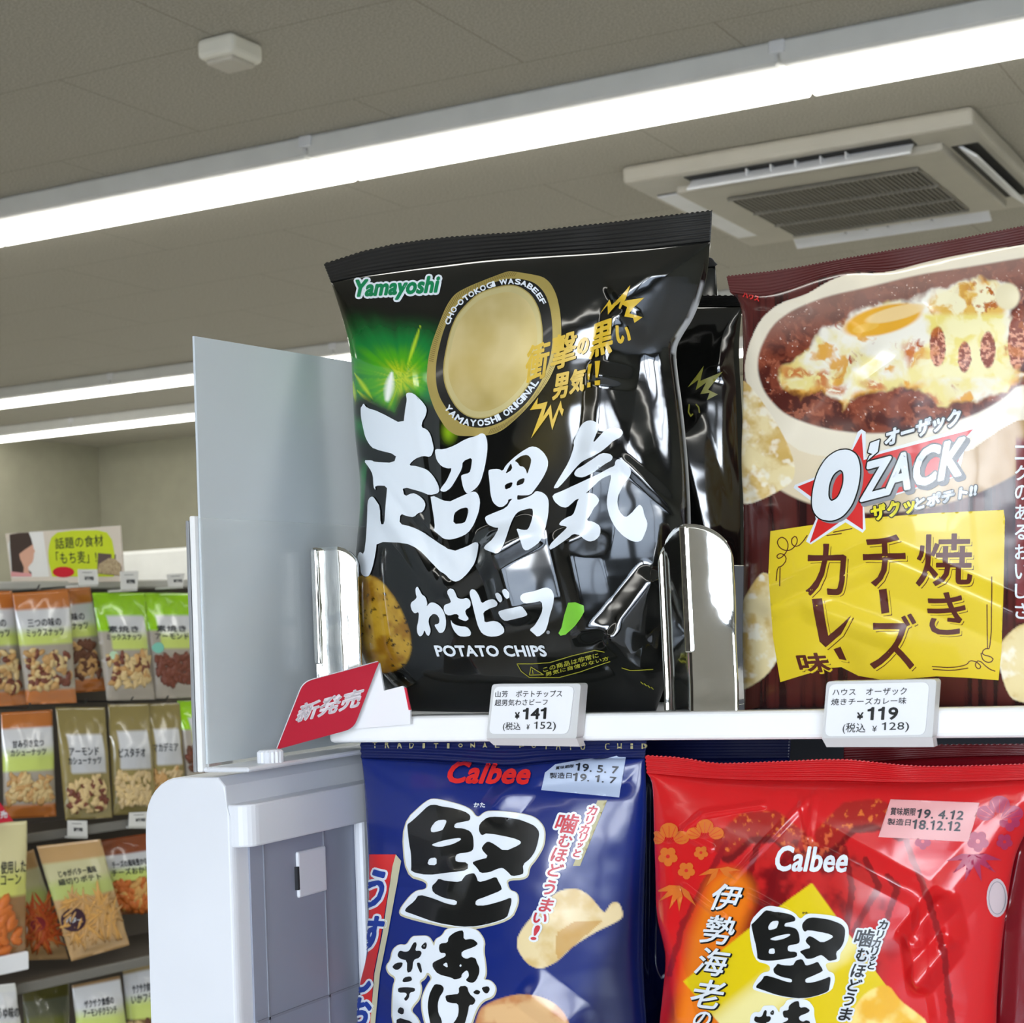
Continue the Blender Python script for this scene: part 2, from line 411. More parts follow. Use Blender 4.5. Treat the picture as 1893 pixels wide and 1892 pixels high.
# smoke sensor on the ceiling
t = thing('ceiling_sensor', 'small white box sensor on the ceiling above the nearest light line', 'sensor', (-2.17, 2.95, ZC))
m_cream = mat('cream_plastic', (238, 236, 224), .45)
obj('casing', newbox(-2.208, -2.112, 2.875, 2.985, ZC-.044, ZC, .012, 3), m_cream, t)
obj('cover', newbox(-2.196, -2.124, 2.89, 2.97, ZC-.054, ZC-.040, .006, 2), mat('sensor_cover', (200, 196, 184), .5), t)

# four-way ceiling cassette air conditioner
t = thing('air_conditioner', 'ceiling cassette air conditioner with dark grille at upper right', 'air conditioner', (-1.42, 4.85, ZC))
AX0, AX1, AY0, AY1 = -1.90, -.93, 4.37, 5.40; ZA = ZC-.05
m_ac = mat('ac_panel', (186, 182, 170), .45); m_dark = mat('ac_void', (34, 33, 31), .7)
bm = bmesh.new(); box(bm, AX0, AX1, AY0, AY1, ZA, ZC, .012, 2); obj('panel', bm, m_ac, t)
GX0, GX1, GY0, GY1 = -1.68, -1.14, 4.62, 5.20
bm = newbox(AX0+.11, AX1-.11, AY0+.12, AY1-.12, ZA-.022, ZA+.01, .006, 2); obj('grille_frame', bm, m_ac, t)
obj('filter', newbox(GX0, GX1, GY0, GY1, ZA-.0235, ZA-.02), m_dark, t)
bm = bmesh.new(); n = 40
for i in range(n+1):
    x = GX0+(GX1-GX0)*i/n; box(bm, x-.0019, x+.0019, GY0, GY1, ZA-.029, ZA-.0236)
for y in (GY0-.004, GY0+(GY1-GY0)*.36, GY0+(GY1-GY0)*.69, GY1-.004): box(bm, GX0-.004, GX1+.004, y, y+.008, ZA-.033, ZA-.0236)
obj('grille', bm, mat('ac_slats', (150, 146, 136), .5), t)
def outlet(x0, x1, y0, y1, ax, s):
    v = obj('outlet', newbox(x0, x1, y0, y1, ZA-.002, ZA+.002), m_dark, t)
    if ax == 'x':
        Mx = Matrix.Translation(((x0+x1)/2, (y0+y1)/2, ZA-.012))@Matrix.Rotation(math.radians(s*38), 4, 'X'); bm = box(bmesh.new(), -(x1-x0)/2+.004, (x1-x0)/2-.004, -.038, .038, -.004, .004, .002, 1, Mx)
        for k in range(5):
            xx = x0+(x1-x0)*(.28+.11*k); box(bm, xx-.0015, xx+.0015, y0+.01, y1-.01, ZA-.02, ZA)
    else:
        Mx = Matrix.Translation(((x0+x1)/2, (y0+y1)/2, ZA-(.012 if s else .003)))@Matrix.Rotation(math.radians(s*38), 4, 'Y'); bm = box(bmesh.new(), -.038, .038, -(y1-y0)/2+.004, (y1-y0)/2-.004, -.004, .004, .002, 1, Mx)
    obj('louver', bm, m_white, t)
outlet(AX0+.17, AX1-.17, AY0+.035, AY0+.105, 'x', 1); outlet(AX0+.17, AX1-.17, AY1-.105, AY1-.035, 'x', -1)
outlet(AX0+.03, AX0+.10, AY0+.18, AY1-.18, 'y', 0); outlet(AX1-.10, AX1-.03, AY0+.18, AY1-.18, 'y', 1)

# long white refrigerated case along the back wall, lit inside
_p = on(215, 1021, 1, 7.9); _q = on(352, 1012, 1, 7.9)
t = thing('display_case', 'white refrigerated display case by the back wall, lit inside', 'display case', (-5.2, 8.3, 0))
bx0, bx1 = -7.5, -3.2
bm = bmesh.new(); box(bm, bx0, bx1, 8.45, YB-.02, 0.02, _p[2], .01, 1); box(bm, bx0, bx1, 7.9, 8.46, 1.62, _p[2], .02, 2); box(bm, bx0, bx1, 7.75, 8.46, 0.02, .5, .03, 2)
obj('body', bm, mat('case_white', (236, 238, 236), .4), t)
obj('lamp', newbox(bx0+.05, bx1-.05, 7.98, 8.03, 1.585, 1.618, .01, 1), m_led, t)
for z in (.85, 1.12, 1.38):
    obj('shelf', newbox(bx0+.03, bx1-.03, 7.98, 8.45, z, z+.02), m_white, t)

# ------------------------------------------------------------------ the shelf unit in front
YS = 0.72
m_unit = mat('unit_enamel', (226, 229, 235), .38, spec=.5); m_grey = mat('unit_grey', (150, 155, 170), .5)
m_rail = mat('price_rail', (246, 246, 246), .35)
unit = thing('gondola_shelf', 'white enamelled gondola shelving end with rounded upright and grey inner side', 'shelf unit', (-.35, 1.0, 0))
XI, YP = -.492, .647
# end upright: front face with a rounded outer shoulder, extruded back
zt = 1.3865; pts = []
x0, x1 = -.541, XI
for k in range(9):
    a = math.pi/2*k/8; pts.append((x0+.021-.021*math.cos(a), YP, zt-.002-.021+.021*math.sin(a)))
pts += [(x1-.006, YP, zt-.002), (x1-.002, YP, zt-.006), (x1-.001, YP, zt-.016), (x1+.001, YP, zt-.024), (x1+.001, YP, 0.02), (x0, YP, 0.02)]
bm = prism(bmesh.new(), pts, (0, 1.0, 0))
fr = lambda e: abs(e.verts[0].co.y-YP) < 1e-5 and abs(e.verts[1].co.y-YP) < 1e-5
es = [e for e in bm.edges if fr(e) and abs(e.verts[0].co.z-e.verts[1].co.z) > .5 and e.verts[0].co.x > x1]
bmesh.ops.bevel(bm, geom=es, offset=.0045, segments=5, affect='EDGES', profile=.5)
es = [e for e in bm.edges if fr(e) and abs(e.verts[0].co.z-e.verts[1].co.z) < .5 and min(v.co.z for v in e.verts) > .1]
bmesh.ops.bevel(bm, geom=es, offset=.0009, segments=2, affect='EDGES', profile=.5)
obj('upright', bm, m_unit, unit)
obj('inner_panel', newbox(XI+.0004, XI+.002, YP+.012, 1.6, .1, zt-.03), m_grey, unit)
_a = onplane(478, 1800, (XI+.002, 0, 0), np.array([1., 0, 0]))
bm = bmesh.new()
for px in (488, 600): 
    a = onplane(px, 1650, (XI+.002, 0, 0), np.array([1., 0, 0])); box(bm, XI+.002, XI+.0026, a[1], a[1]+.0012, .2, 1.355)
a = onplane(560, 1862, (XI+.002, 0, 0), np.array([1., 0, 0])); box(bm, XI+.002, XI+.0026, YP+.013, 1.295, a[2], a[2]+.0012)
obj('panel_seam', bm, mat('seam_grey', (138, 142, 154), .6), unit)
_t = onplane(450, 1492, (XI+.012, 0, 0), np.array([1., 0, 0])); _bz = onplane(450, 1573, (XI+.012, 0, 0), np.array([1., 0, 0]))
bm = newbox(XI-.002, XI+.010, YP+.001, 1.55, _bz[2], _t[2])
bmesh.ops.bevel(bm, geom=[e for e in bm.edges if all(v.co.y < YP+.01 and v.co.x > XI for v in e.verts)], offset=.008, segments=6, affect='EDGES', profile=.5)
bmesh.ops.bevel(bm, geom=[e for e in bm.edges if e.calc_length() > .002 and len(e.link_faces) == 2 and e.calc_face_angle() > 1.2], offset=.001, segments=2, affect='EDGES', profile=.5)
obj('side_rail', bm, m_unit, unit)
_c = onplane(572, 1612, (XI+.002, 0, 0), np.array([1., 0, 0]))
bm = newbox(XI+.0005, XI+.0035, _c[1]-.011, _c[1]+.013, _c[2]-.011, _c[2]+.011, .001, 2)
br = obj('slot_clip', bm, m_unit, unit)
obj('slot', newbox(XI+.002, XI+.0037, _c[1]-.0125, _c[1]-.0108, _c[2]-.007, _c[2]+.004), mat('slot_dark', (40, 42, 46), .8), unit)
_d = onplane(668, 1650, (XI+.006, 0, 0), np.array([1., 0, 0]))
obj('bracket_post', newbox(XI+.002, XI+.008, _d[1], _d[1]+.01, .3, 1.362, .002, 2), m_unit, unit)
obj('back_board', newbox(XI, .6, 1.30, 1.32, .05, 1.52), mat('back_board', (70, 72, 78), .7), unit)
obj('lower_shelf', newbox(XI+.003, .6, .655, 1.299, 1.197, 1.2115), m_unit, unit)

# top shelf board with its price rail
ZS = 1.4065
sh = thing('top_shelf', 'white shelf board with a bright price rail holding two price tags', 'shelf', (-.1, .8, ZS))
bm = newbox(-.4805, .6, YS+.006, 1.295, ZS-.012, ZS-.0015); obj('board', bm, m_unit, sh)
bm = newbox(-.4825, .6, YS-.004, YS+.0055, 1.3945, ZS+.0005, .0022, 3); obj('rail', bm, m_rail, sh)

# clear stand with an upright grey card at the end of the shelf
XC = -.504
t = thing('end_divider', 'tall grey card in a clear acrylic stand at the shelf end', 'shelf divider', (XC, .9, zt))
_t1 = onplane(356, 621, (XC, 0, 0), np.array([1., 0, 0])); _t2 = onplane(668, 671, (XC, 0, 0), np.array([1., 0, 0])); _mid = onplane(372, 958, (XC, 0, 0), np.array([1., 0, 0]))
sl = (_t2[2]-_t1[2])/(_t2[1]-_t1[1])
bm = prism(bmesh.new(), [(XC-.001, YP+.001, zt+.004), (XC-.001, YP+.001, _t1[2]), (XC-.001, 1.2, _t1[2]+sl*.5), (XC-.001, 1.2, zt+.004)], (.0012, 0, 0))
obj('card', bm, mat('grey_card', (204, 212, 218), .7), t)
m_acr = mat('clear_acrylic', (240, 246, 246), .08, alpha=.16, spec=.6)
obj('acrylic_sheet', newbox(XC+.0006, XC+.0026, YP-.001, 1.2, zt+.0015, _mid[2], .0004, 1), m_acr, t)
bm = newbox(XC-.0042, XC-.0012, YP-.002, YP+.004, zt+.0005, _mid[2]+.001, .0006, 1)
obj('edge_strip', bm, mat('edge_white', (244, 244, 244), .3), t)
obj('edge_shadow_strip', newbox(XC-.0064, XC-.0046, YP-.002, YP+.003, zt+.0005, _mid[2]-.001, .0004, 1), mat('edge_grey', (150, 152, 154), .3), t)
obj('foot', newbox(XC-.002, XC+.024, YP-.0005, 1.2, zt+.0003, zt+.0025, .0008, 1), m_unit, t)
# thumb screw
_k = onplane(500, 1408, (0, 0, zt+.003), np.array([0, 0, 1.]))
t = thing('thumb_screw', 'small white knurled thumb screw on the ledge below the red sign', 'screw', _k)
bm = bmesh.new(); n = 36; ring = [[bm.verts.new((_k[0]+(.0062-(.0006 if i % 2 else 0))*math.cos(2*math.pi*i/n), _k[1]+(.0062-(.0006 if i % 2 else 0))*math.sin(2*math.pi*i/n), z)) for i in range(n)] for z in (zt+.002, zt+.0075)]
ring.append([bm.verts.new((_k[0]+.005*math.cos(2*math.pi*i/n), _k[1]+.005*math.sin(2*math.pi*i/n), zt+.0085)) for i in range(n)])
for a, b in zip(ring, ring[1:]):
    for i in range(n): bm.faces.new((a[i], a[(i+1) % n], b[(i+1) % n], b[i]))
bm.faces.new(ring[-1]); bm.faces.new(ring[0][::-1]); obj('knob', bm, m_unit, t)

# two polished arched dividers standing on the shelf
m_chrome = mat('polished_steel', (236, 236, 232), .07, metal=1.0, bump=(40, .05))
def arch(name, label, l, r, top, bot, depth, px_fold, Yd):
    a = on(l, bot, 1, Yd); b = on(r, bot, 1, Yd); w = b[0]-a[0]; zt_ = on((l+r)/2, top, 1, Yd)[2]; z0 = ZS-.0015
    t = thing(name, label, 'shelf divider', ((a[0]+b[0])/2, Yd, z0))
    R = min(w*.49, .020); pts = [(0, 0), (0, zt_-z0-R)]
    full = w > .03
    pts = []; n = 14
    if full:
        for k in range(n+1):
            q = math.pi*(1-k/n); pts.append((w/2+w/2*math.cos(q), (zt_-z0-w*.43)+w*.43*math.sin(q)))
    else:
        pts.append((0, zt_-z0))
        for k in range(n+1):
            q = math.pi/2*(1-k/n); pts.append((w-.011+.011*math.cos(q), (zt_-z0-.011)+.011*math.sin(q)))
    # face plate: slightly dished sheet
    nu = 33; nvv = 40; xs = np.linspace(0.0002, w-.0002, nu); up = np.array([p for p in pts if True]); tops = np.interp(xs, up[:, 0], up[:, 1])
    Q = np.zeros((nvv, nu, 3)); 
    for j in range(nvv):
        v = 1-j/(nvv-1); Q[j, :, 0] = a[0]+xs; Q[j, :, 2] = z0+tops*v
    u = (xs/w)[None, :]; zz = (Q[..., 2]-z0)/(zt_-z0)
    if full:
        s = u-.46; k = np.clip(-s/.46, 0, 1); q = np.clip(s/.54, 0, 1)
        dish = np.where(s < 0, w*.46*(.97*np.minimum(k, .84)-.40*np.maximum(k-.84, 0)), w*.54*(.045*q+.10*q**3*sstep(.35, .6, zz)))*np.ones_like(zz)-.0045
    else: dish = w*(.30*u+.05*np.sin(u*7))*np.ones_like(zz)-.004
    dish = dish-.0012*np.exp(-((zz-.0)/.10)**2)+.0005*(pnoise(np.stack([u*3+0*zz, zz*9], -1), 1.0, 3.)-.5)
    Q[..., 1] = Yd+dish; B = Q.copy(); B[..., 1] = Q[..., 1]+.0012
    o = link('face_plate', grid_mesh('face_plate', Q, None, B), m_chrome, t, smooth=True)
    xf = a[0]+w*px_fold
    obj('fin', newbox(xf-.0006, xf+.0006, Yd+.001, Yd+depth, z0, zt_-.018, .0003, 1), m_chrome, t)
    obj('rib', newbox(xf-.0015, xf+.0020, Yd-.0062, Yd-.0040, z0+.028, zt_-.001, .0006, 2), m_chrome, t)
    obj('foot', newbox(xf+.001, xf+.018, Yd+.001, Yd+depth, z0, z0+.0012, .0003, 1), m_chrome, t)
    return t
arch('steel_divider', 'polished steel divider plate standing left of the black bag, behind the red sign', 594, 664, 1010, 1312, .02, .1, .735)
arch('steel_divider', 'polished arched steel divider standing between the black bag and the brown bag', 1213, 1372, 968, 1312, .3, .47, .727)

# ------------------------------------------------------------------ crisp bags
m_film = mat('printed_film', rough=.2, spec=.45, coat=.12, attr='print')
m_foil = mat('foil_film', rough=.09, spec=.75, coat=.35, attr='print')
m_seal = mat('seal_film', rough=.3, spec=.5, coat=.1, attr='print')
NY = np.array([0, -1.0, 0])
def creased(P, folds):
    """height (m) of a set of folds at photo points P: (a, b, height, width_left, width_right, taper)"""
    d = np.zeros(P.shape[:-1])
    for f in folds:
        a, b, h, wl, wr = f[:5]; tp = f[5] if len(f) > 5 else .15
        a_, b_ = np.asarray(a, float), np.asarray(b, float); ab = b_-a_; L = np.hypot(*ab)
        q = P-a_; t = (q@ab)/L**2; s = (q[..., 0]*ab[1]-q[..., 1]*ab[0])/L      # signed distance
        w = np.where(s < 0, wl, wr); rr = min(5.0, .3*min(wl, wr)); k = np.clip(1-(np.sqrt(s*s+rr*rr)-rr)/w, 0, 1)
        k = np.sqrt(k*k+.0025)-.05 if h > 0 else k*k*(3-2*k)
        d += h*k*sstep(-tp, tp*.7, t)*sstep(-tp, tp*.7, 1-t)
    return d
def bag(name, label, group, T, R, B, L, Y, depth, art, folds=(), seal=None, nu=170, nv=220, film=m_film, back=.008, sealcol=None, ea=.62, eb=.32, noise_amp=.0006, ridges=7, lean=0.0, seal_lean=0.0, cat='snack bag'):
    P = coons(T, R, B, L, nu, nv); n = np.array([0, -math.cos(lean), math.sin(lean)])
    ctr = onplane(*P[nv//2, nu//2], (0, Y, 1.4), NY); p0 = np.array([0, Y, 1.40])
    D = rays(P); t = ((p0-CAM)@n)/(D@n); Q0 = CAM+D*t[..., None]
    u = np.linspace(0, 1, nu)[None, :]; v = np.linspace(0, 1, nv)[:, None]
    bul = depth*(4*u*(1-u))**ea*(4*v*(1-v))**eb
    edge = np.minimum(1, np.minimum(np.minimum(u, 1-u)*14, np.minimum(v, 1-v)*14))
    Q = Q0+n*bul[..., None]; PX = proj(Q)
    h = creased(PX, folds)+noise_amp*2*(pnoise(PX, 120, sum(map(ord, label)) % 50, 3)-.5)
    # puckers running out of the seal
    pk = .0005*np.sin(PX[..., 0]/19+3*pnoise(PX, 60, 4.))*np.exp(-v*9)+.0004*np.sin(PX[..., 0]/23+4)*np.exp(-(1-v)*9)
    Q = Q+n*((h+pk)*edge)[..., None]; PX = proj(Q)
    Bk = Q0-n*(back*(4*u*(1-u))**.6*(4*v*(1-v))**.6+.0004)[..., None]
    base = np.array([ctr[0], Y, Q0[..., 2].min()])
    t = thing(name, label, cat, base, group)
    o = link('pouch', grid_mesh('pouch', Q, art(PX), Bk), film, t, smooth=True)
    objs = [o]
    if seal is not None:
        top = resample(seal, nu*2, 1); bot = resample(T, nu*2, 2); nr = 22
        w = np.linspace(0, 1, nr)[:, None, None]; S = bot[None]*(1-w)+top[None]*w
        S[-1, :, 1] += 1.6*(np.arange(nu*2) % 6 < 3)
        D = rays(S); tt = ((p0-CAM)@n)/(D@n); q = CAM+D*tt[..., None]
        ww = w[..., 0]; amp = .00045*np.sin(ww*math.pi*2*ridges)*sstep(0, .1, ww)
        wav = .0011*(pnoise(np.stack([S[..., 0]/1.0, S[..., 1]*.25], -1), 90, 2., 2)-.5)*sstep(0, .3, ww)+seal_lean*ww
        qf = q+n*(amp+wav+.0003)[..., None]; qb = q+n*(wav-.0005)[..., None]
        sc = np.broadcast_to(lin(sealcol), S.shape[:-1]+(3,)) if sealcol is not None else art(S)
        so = link('top_seal', grid_mesh('top_seal', qf, np.array(sc), qb), m_seal, t, smooth=True); objs.append(so)
    return t, Surf(objs)
def mixc(a, b, k): return a*(1-k[..., None])+b*k[..., None]
def flat(c): return lambda P: np.broadcast_to(lin(c), P.shape[:-1]+(3,)).copy()

# ---- black bag in front
A_T = [(612, 522), (660, 512), (760, 498), (870, 484), (950, 476), (1060, 470), (1180, 462), (1313, 446)]
A_SEAL = [(598, 487), (700, 455), (800, 440), (900, 432), (955, 429), (1000, 425), (1150, 408), (1316, 388)]
A_R = [(1313, 446), (1306, 520), (1284, 585), (1262, 618), (1248, 645), (1252, 690), (1262, 760), (1272, 860), (1278, 980), (1270, 1100), (1245, 1220), (1212, 1316)]
A_L = [(612, 522), (632, 585), (650, 650), (653, 720), (657, 800), (663, 850), (668, 890), (667, 950), (660, 1010), (656, 1080), (660, 1160), (672, 1230), (760, 1316)]
A_B = [(760, 1316), (900, 1317), (1050, 1317), (1212, 1316)]
def art_black(P):
    x, y = P[..., 0], P[..., 1]; base = np.broadcast_to(lin((13, 14, 13)), P.shape[:-1]+(3,)).copy()
    # green burst printed at upper left
    cx, cy = 742, 700; r = np.hypot((x-cx)/1.0, (y-cy)/1.25); ang = np.arctan2(y-cy, x-cx)
    st = .62+.38*pnoise(np.stack([ang*6.0, r*.004], -1), .55, 2., 2)
    g = np.clip(1-r/205, 0, 1)*st*sstep(880, 800, x+.25*(y-560))*sstep(860, 760, y)*sstep(540, 690, y+.25*(742-x)*(x<742))
    base = mixc(base, lin((6, 118, 48)), sstep(.05, .42, g)); base = mixc(base, lin((70, 160, 20)), sstep(.38, .62, g)); base = mixc(base, lin((190, 205, 30)), sstep(.60, .86, g))
    for a, b, w in (((778, 600), (752, 680), 5), ((655, 690), (690, 740), 6), ((658, 720), (700, 760), 5), ((648, 690), (660, 760), 5)):
        d, t = segdist(P, a, b); k = np.clip(1-d/(w*np.sin(np.clip(t, .04, .96)*math.pi)), 0, 1); base = mixc(base, lin((200, 225, 40)), k*.85)
    d, t = segdist(P, (724, 690), (716, 738)); base = mixc(base, lin((245, 245, 235)), np.clip(1.25-d/(9*np.sin(np.clip(t*.7+.1, .05, .95)*math.pi)), 0, 1))
    base = mixc(base, lin((150, 190, 30)), .8*sstep(26, 0, np.hypot((x-828)/.9, (y-800)/1.1)))
    # thin green edge lower left
    base = mixc(base, lin((20, 130, 60)), .8*sstep(9, 2, np.abs(x-(672-(y-860)*.085)))*sstep(840, 880, y)*sstep(990, 930, y))
    # potato crisp printed at lower left
    crisp = [(640, 1068), (690, 1062), (716, 1085), (738, 1118), (758, 1165), (762, 1200), (752, 1228), (728, 1243), (700, 1246), (660, 1230), (640, 1200)]
    crisp = soft(crisp, 2); m = inpoly(P, crisp); e = polydist(P, crisp); k = np.where(m, sstep(-3, 4, e), sstep(3, -3, e)*.5)
    n = pnoise(P, 26, 3., 4); sp = pnoise(np.stack([x+y*.4, y-x*.2], -1), 6.5, 9., 2); c = mixc(np.broadcast_to(lin((188, 148, 44)), P.shape[:-1]+(3,)), lin((140, 96, 22)), sstep(.35, .75, n+.0012*(x-690)))
    c = mixc(c, lin((52, 36, 12)), sstep(.70, .80, sp)); base = mixc(base, c, k)
    # olive sheen printed to the right of the emblem
    k = sstep(70, 0, np.abs((x-1015)+.42*(y-800)))*sstep(650, 730, y)*sstep(900, 840, y); base = mixc(base, lin((58, 50, 18)), k*.8)
    # soft black glow around the big letters
    glow = sstep(34, 12, np.minimum(polydist(P, [(672, 756), (740, 790), (755, 748)], False), polydist(P, [(755, 748), (790, 770), (800, 835)], False)))
    base = mixc(base, lin((13, 14, 12)), glow)
    # pale seam down the right-hand edge and a piece of the back print
    st = polydist(P, [(1300, 520), (1278, 590), (1258, 622), (1250, 650)], False); wv = np.interp(y, [515, 600, 640, 700], [1, 8, 8, 5])
    base = mixc(base, lin((168, 170, 172)), sstep(wv+1, wv-1, st))
    st = polydist(P, [(1250, 645), (1252, 690), (1262, 760), (1272, 860), (1278, 980)], False)
    base = mixc(base, lin((168, 170, 172)), sstep(5.5, 3.5, st))
    return base
A_FOLDS = [
    ((1326, 434), (1150, 556), .0075, 64, 92, .10),
    ((1143, 575), (1116, 700), .0036, 26, 56, .12), ((1116, 690), (1102, 850), .0036, 30, 56, .14), ((1104, 830), (1085, 1000), .0034, 40, 44, .2), ((1052, 990), (1092, 1175), .0042, 36, 48, .1),
    ((662, 868), (820, 1096), .0022, 22, 24, .08), ((828, 1088), (990, 985), .0022, 24, 40, .1),
    ((918, 990), (962, 1140), .0078, 44, 84, .16),
    ((755, 640), (806, 1050), .0005, 7, 8, .1), ((812, 780), (822, 1060), .0005, 7, 8, .1), ((690, 860), (850, 1045), .0006, 8, 9, .1), ((885, 800), (868, 1000), .0005, 7, 7, .1),
    ((1150, 850), (1300, 990), .0010, 12, 14, .1), ((1216, 1070), (1130, 1180), .0042, 40, 50, .12), ((1130, 1180), (1212, 1262), .0034, 36, 40, .12),
    ((1250, 660), (1170, 600), .0014, 26, 26, .2), ((1160, 640), (1260, 900), -.0022, 60, 60, .2)]
T_BLACK, S_BLACK = bag('snack_bag', 'black crisp bag with big white brush lettering and a gold emblem, standing frontmost', None, A_T, A_R, A_B, A_L, .763, .028, art_black, A_FOLDS, A_SEAL, 230, 300, m_foil, back=.014, sealcol=(20, 20, 20), noise_amp=.0005, lean=-.035, eb=.28)
# two more of the same bag behind it
def art_black2(P):
    c = flat((15, 16, 15))(P)
    for a, b in (((1268, 790), (1300, 678)), ((1300, 678), (1286, 726)), ((1286, 726), (1334, 690)), ((1334, 690), (1300, 728)), ((1300, 728), (1326, 728)), ((1326, 728), (1308, 738))): pass
    return c
B_T = [(960, 556), (1150, 556), (1372, 552)]; B_S = [(955, 522), (1150, 520), (1368, 546)]
T_B2, S_B2 = bag('snack_bag', 'dark bag with a yellow zigzag tucked between the black bag and the brown bag', None, [(980, 566), (1180, 566), (1372, 566)], [(1372, 566), (1364, 640), (1372, 760), (1382, 1000), (1376, 1316)], [(960, 1320), (1180, 1320), (1376, 1316)], [(980, 566), (950, 800), (960, 1320)], .845, .016, art_black2, [((1255, 790), (1310, 1000), .003, 40, 50), ((1372, 570), (1330, 690), .002, 30, 30)], [(975, 540), (1180, 544), (1372, 546)], 110, 150, m_foil, sealcol=(18, 18, 18))
T_B3, S_B3 = bag('snack_bag', 'black bag at the back, only its top corner showing behind the black bag', None, [(930, 520), (1130, 510), (1322, 492)], [(1322, 492), (1328, 560), (1330, 800), (1340, 1300)], [(900, 1318), (1120, 1318), (1340, 1300)], [(930, 520), (900, 800), (900, 1318)], .905, .014, art_black2, [], [(930, 500), (1130, 490), (1310, 470), (1326, 489)], 80, 100, m_foil, sealcol=(18, 18, 18))

# ---- brown bag with the curry picture
D_T = [(1350, 541), (1400, 549), (1450, 540), (1520, 515), (1580, 500), (1650, 505), (1740, 480), (1893, 452), (1990, 432)]
D_SEAL = [(1343, 510), (1450, 498), (1600, 470), (1750, 445), (1893, 417), (1985, 398)]
D_L = [(1350, 541), (1371, 560), (1374, 640), (1374, 760), (1370, 850), (1376, 950), (1374, 1100), (1372, 1200), (1376, 1312)]
D_R = [(1990, 432), (1975, 560), (1965, 800), (1970, 1100), (1985, 1310)]
D_B = [(1376, 1312), (1550, 1312), (1750, 1312), (1985, 1310)]
def art_ozack(P):
    x, y = P[..., 0], P[..., 1]
    grain = pnoise(np.stack([x, y*.04], -1), 9, 2., 3); base = mixc(np.broadcast_to(lin((82, 33, 30)), P.shape[:-1]+(3,)), lin((40, 17, 18)), sstep(.42, .7, grain))
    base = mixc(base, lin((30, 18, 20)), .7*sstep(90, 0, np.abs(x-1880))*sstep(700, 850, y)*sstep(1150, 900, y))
    # bowl
    th = math.radians(-14)
    def ell(cx, cy, a, b): dx, dy = x-cx, y-cy; return np.hypot((dx*math.cos(th)+dy*math.sin(th))/a, (-dx*math.sin(th)+dy*math.cos(th))/b)
    e1 = ell(1700, 640, 345, 215); e0 = ell(1720, 640, 340, 170)
    bowl_side = ell(1690, 735, 330, 205)
    wall = mixc(np.broadcast_to(lin((226, 210, 178)), P.shape[:-1]+(3,)), lin((170, 130, 78)), sstep(1500, 1900, x)*.9)
    k = sstep(1.01, .985, bowl_side)*sstep(640, 700, y+.1*(x-1400)); base = mixc(base, wall, k)
    rim = [(1374, 690), (1382, 640), (1405, 590), (1440, 560), (1490, 545), (1530, 520), (1570, 505), (1640, 505), (1720, 480), (1800, 466), (1893, 452), (1990, 440), (1990, 800), (1893, 770), (1840, 800), (1780, 845), (1500, 850), (1430, 800), (1395, 760)]
    rim = soft(rim, 2); m = inpoly(P, rim); e = polydist(P, rim); k = np.where(m, sstep(-2, 2, e), 0); base = mixc(base, lin((232, 222, 200)), k)
    stew = [(1398, 690), (1400, 650), (1425, 600), (1465, 570), (1530, 545), (1600, 530), (1700, 505), (1800, 490), (1893, 474), (1990, 460), (1990, 760), (1893, 705), (1850, 745), (1790, 775), (1700, 800), (1600, 805), (1520, 795), (1450, 770), (1412, 730)]
    stew = soft(stew, 2); m = inpoly(P, stew); e = polydist(P, stew); k = np.where(m, sstep(-1, 5, e), 0)
    wp = P+16*np.stack([pnoise(P, 34, 1., 4)-.5, pnoise(P, 34, 2., 4)-.5], -1)*2
    n1 = pnoise(wp, 22, 6., 4); n2 = pnoise(wp, 9, 7., 3); n4 = pnoise(P, 4.5, 8., 2); S3 = P.shape[:-1]+(3,)
    c = mixc(np.broadcast_to(lin((132, 64, 44)), S3), lin((78, 28, 22)), sstep(.38, .68, n1)); c = mixc(c, lin((168, 96, 70)), sstep(.56, .78, n2)*.8); c = mixc(c, lin((158, 124, 112)), .75*sstep(650, 560, y+.22*(x-1500)))  # last mix paints a pinkish glare haze over the stew's upper left
    c = mixc(c, lin((240, 214, 198)), sstep(.76, .86, n4)*sstep(.45, .6, n2)*.8)
    base = mixc(base, c, k)
    # melted cheese and egg white, browned in patches
    ch = [(1436, 700), (1470, 660), (1486, 640), (1520, 608), (1575, 575), (1620, 556), (1700, 544), (1760, 520), (1800, 512), (1862, 524), (1880, 560), (1876, 610), (1886, 690), (1990, 690), (1990, 720), (1893, 712), (1850, 730), (1810, 752), (1770, 748), (1735, 752), (1700, 726), (1660, 712), (1630, 728), (1590, 740), (1555, 760), (1520, 730), (1480, 742), (1452, 722)]
    m = inpoly(wp, ch); e = polydist(wp, ch); k = np.where(m, sstep(-1, 10, e), 0)
    n3 = pnoise(wp, 46, 11., 4); c = mixc(np.broadcast_to(lin((240, 234, 218)), S3), lin((232, 216, 140)), sstep(.42, .7, n3+.0016*(y-640)))
    rimb = sstep(22, 3, e)*sstep(.40, .62, n1)*sstep(655, 700, y); c = mixc(c, lin((222, 158, 54)), np.clip(rimb+sstep(.62, .74, pnoise(wp, 30, 14., 4))*.9, 0, 1)); c = mixc(c, lin((168, 74, 36)), sstep(.72, .84, pnoise(wp, 22, 15., 4)))
    for cx, cy, a, b in ((1476, 694, 34, 12), (1520, 704, 20, 26), (1545, 720, 22, 16), (1690, 650, 24, 30), (1610, 715, 30, 14), (1720, 738, 30, 12)):
        q = np.hypot((wp[..., 0]-cx)/a, (wp[..., 1]-cy)/b); c = mixc(c, lin((196, 104, 46)), sstep(1.1, .3, q)*sstep(.3, .55, n2)*.9)
    base = mixc(base, c, k)
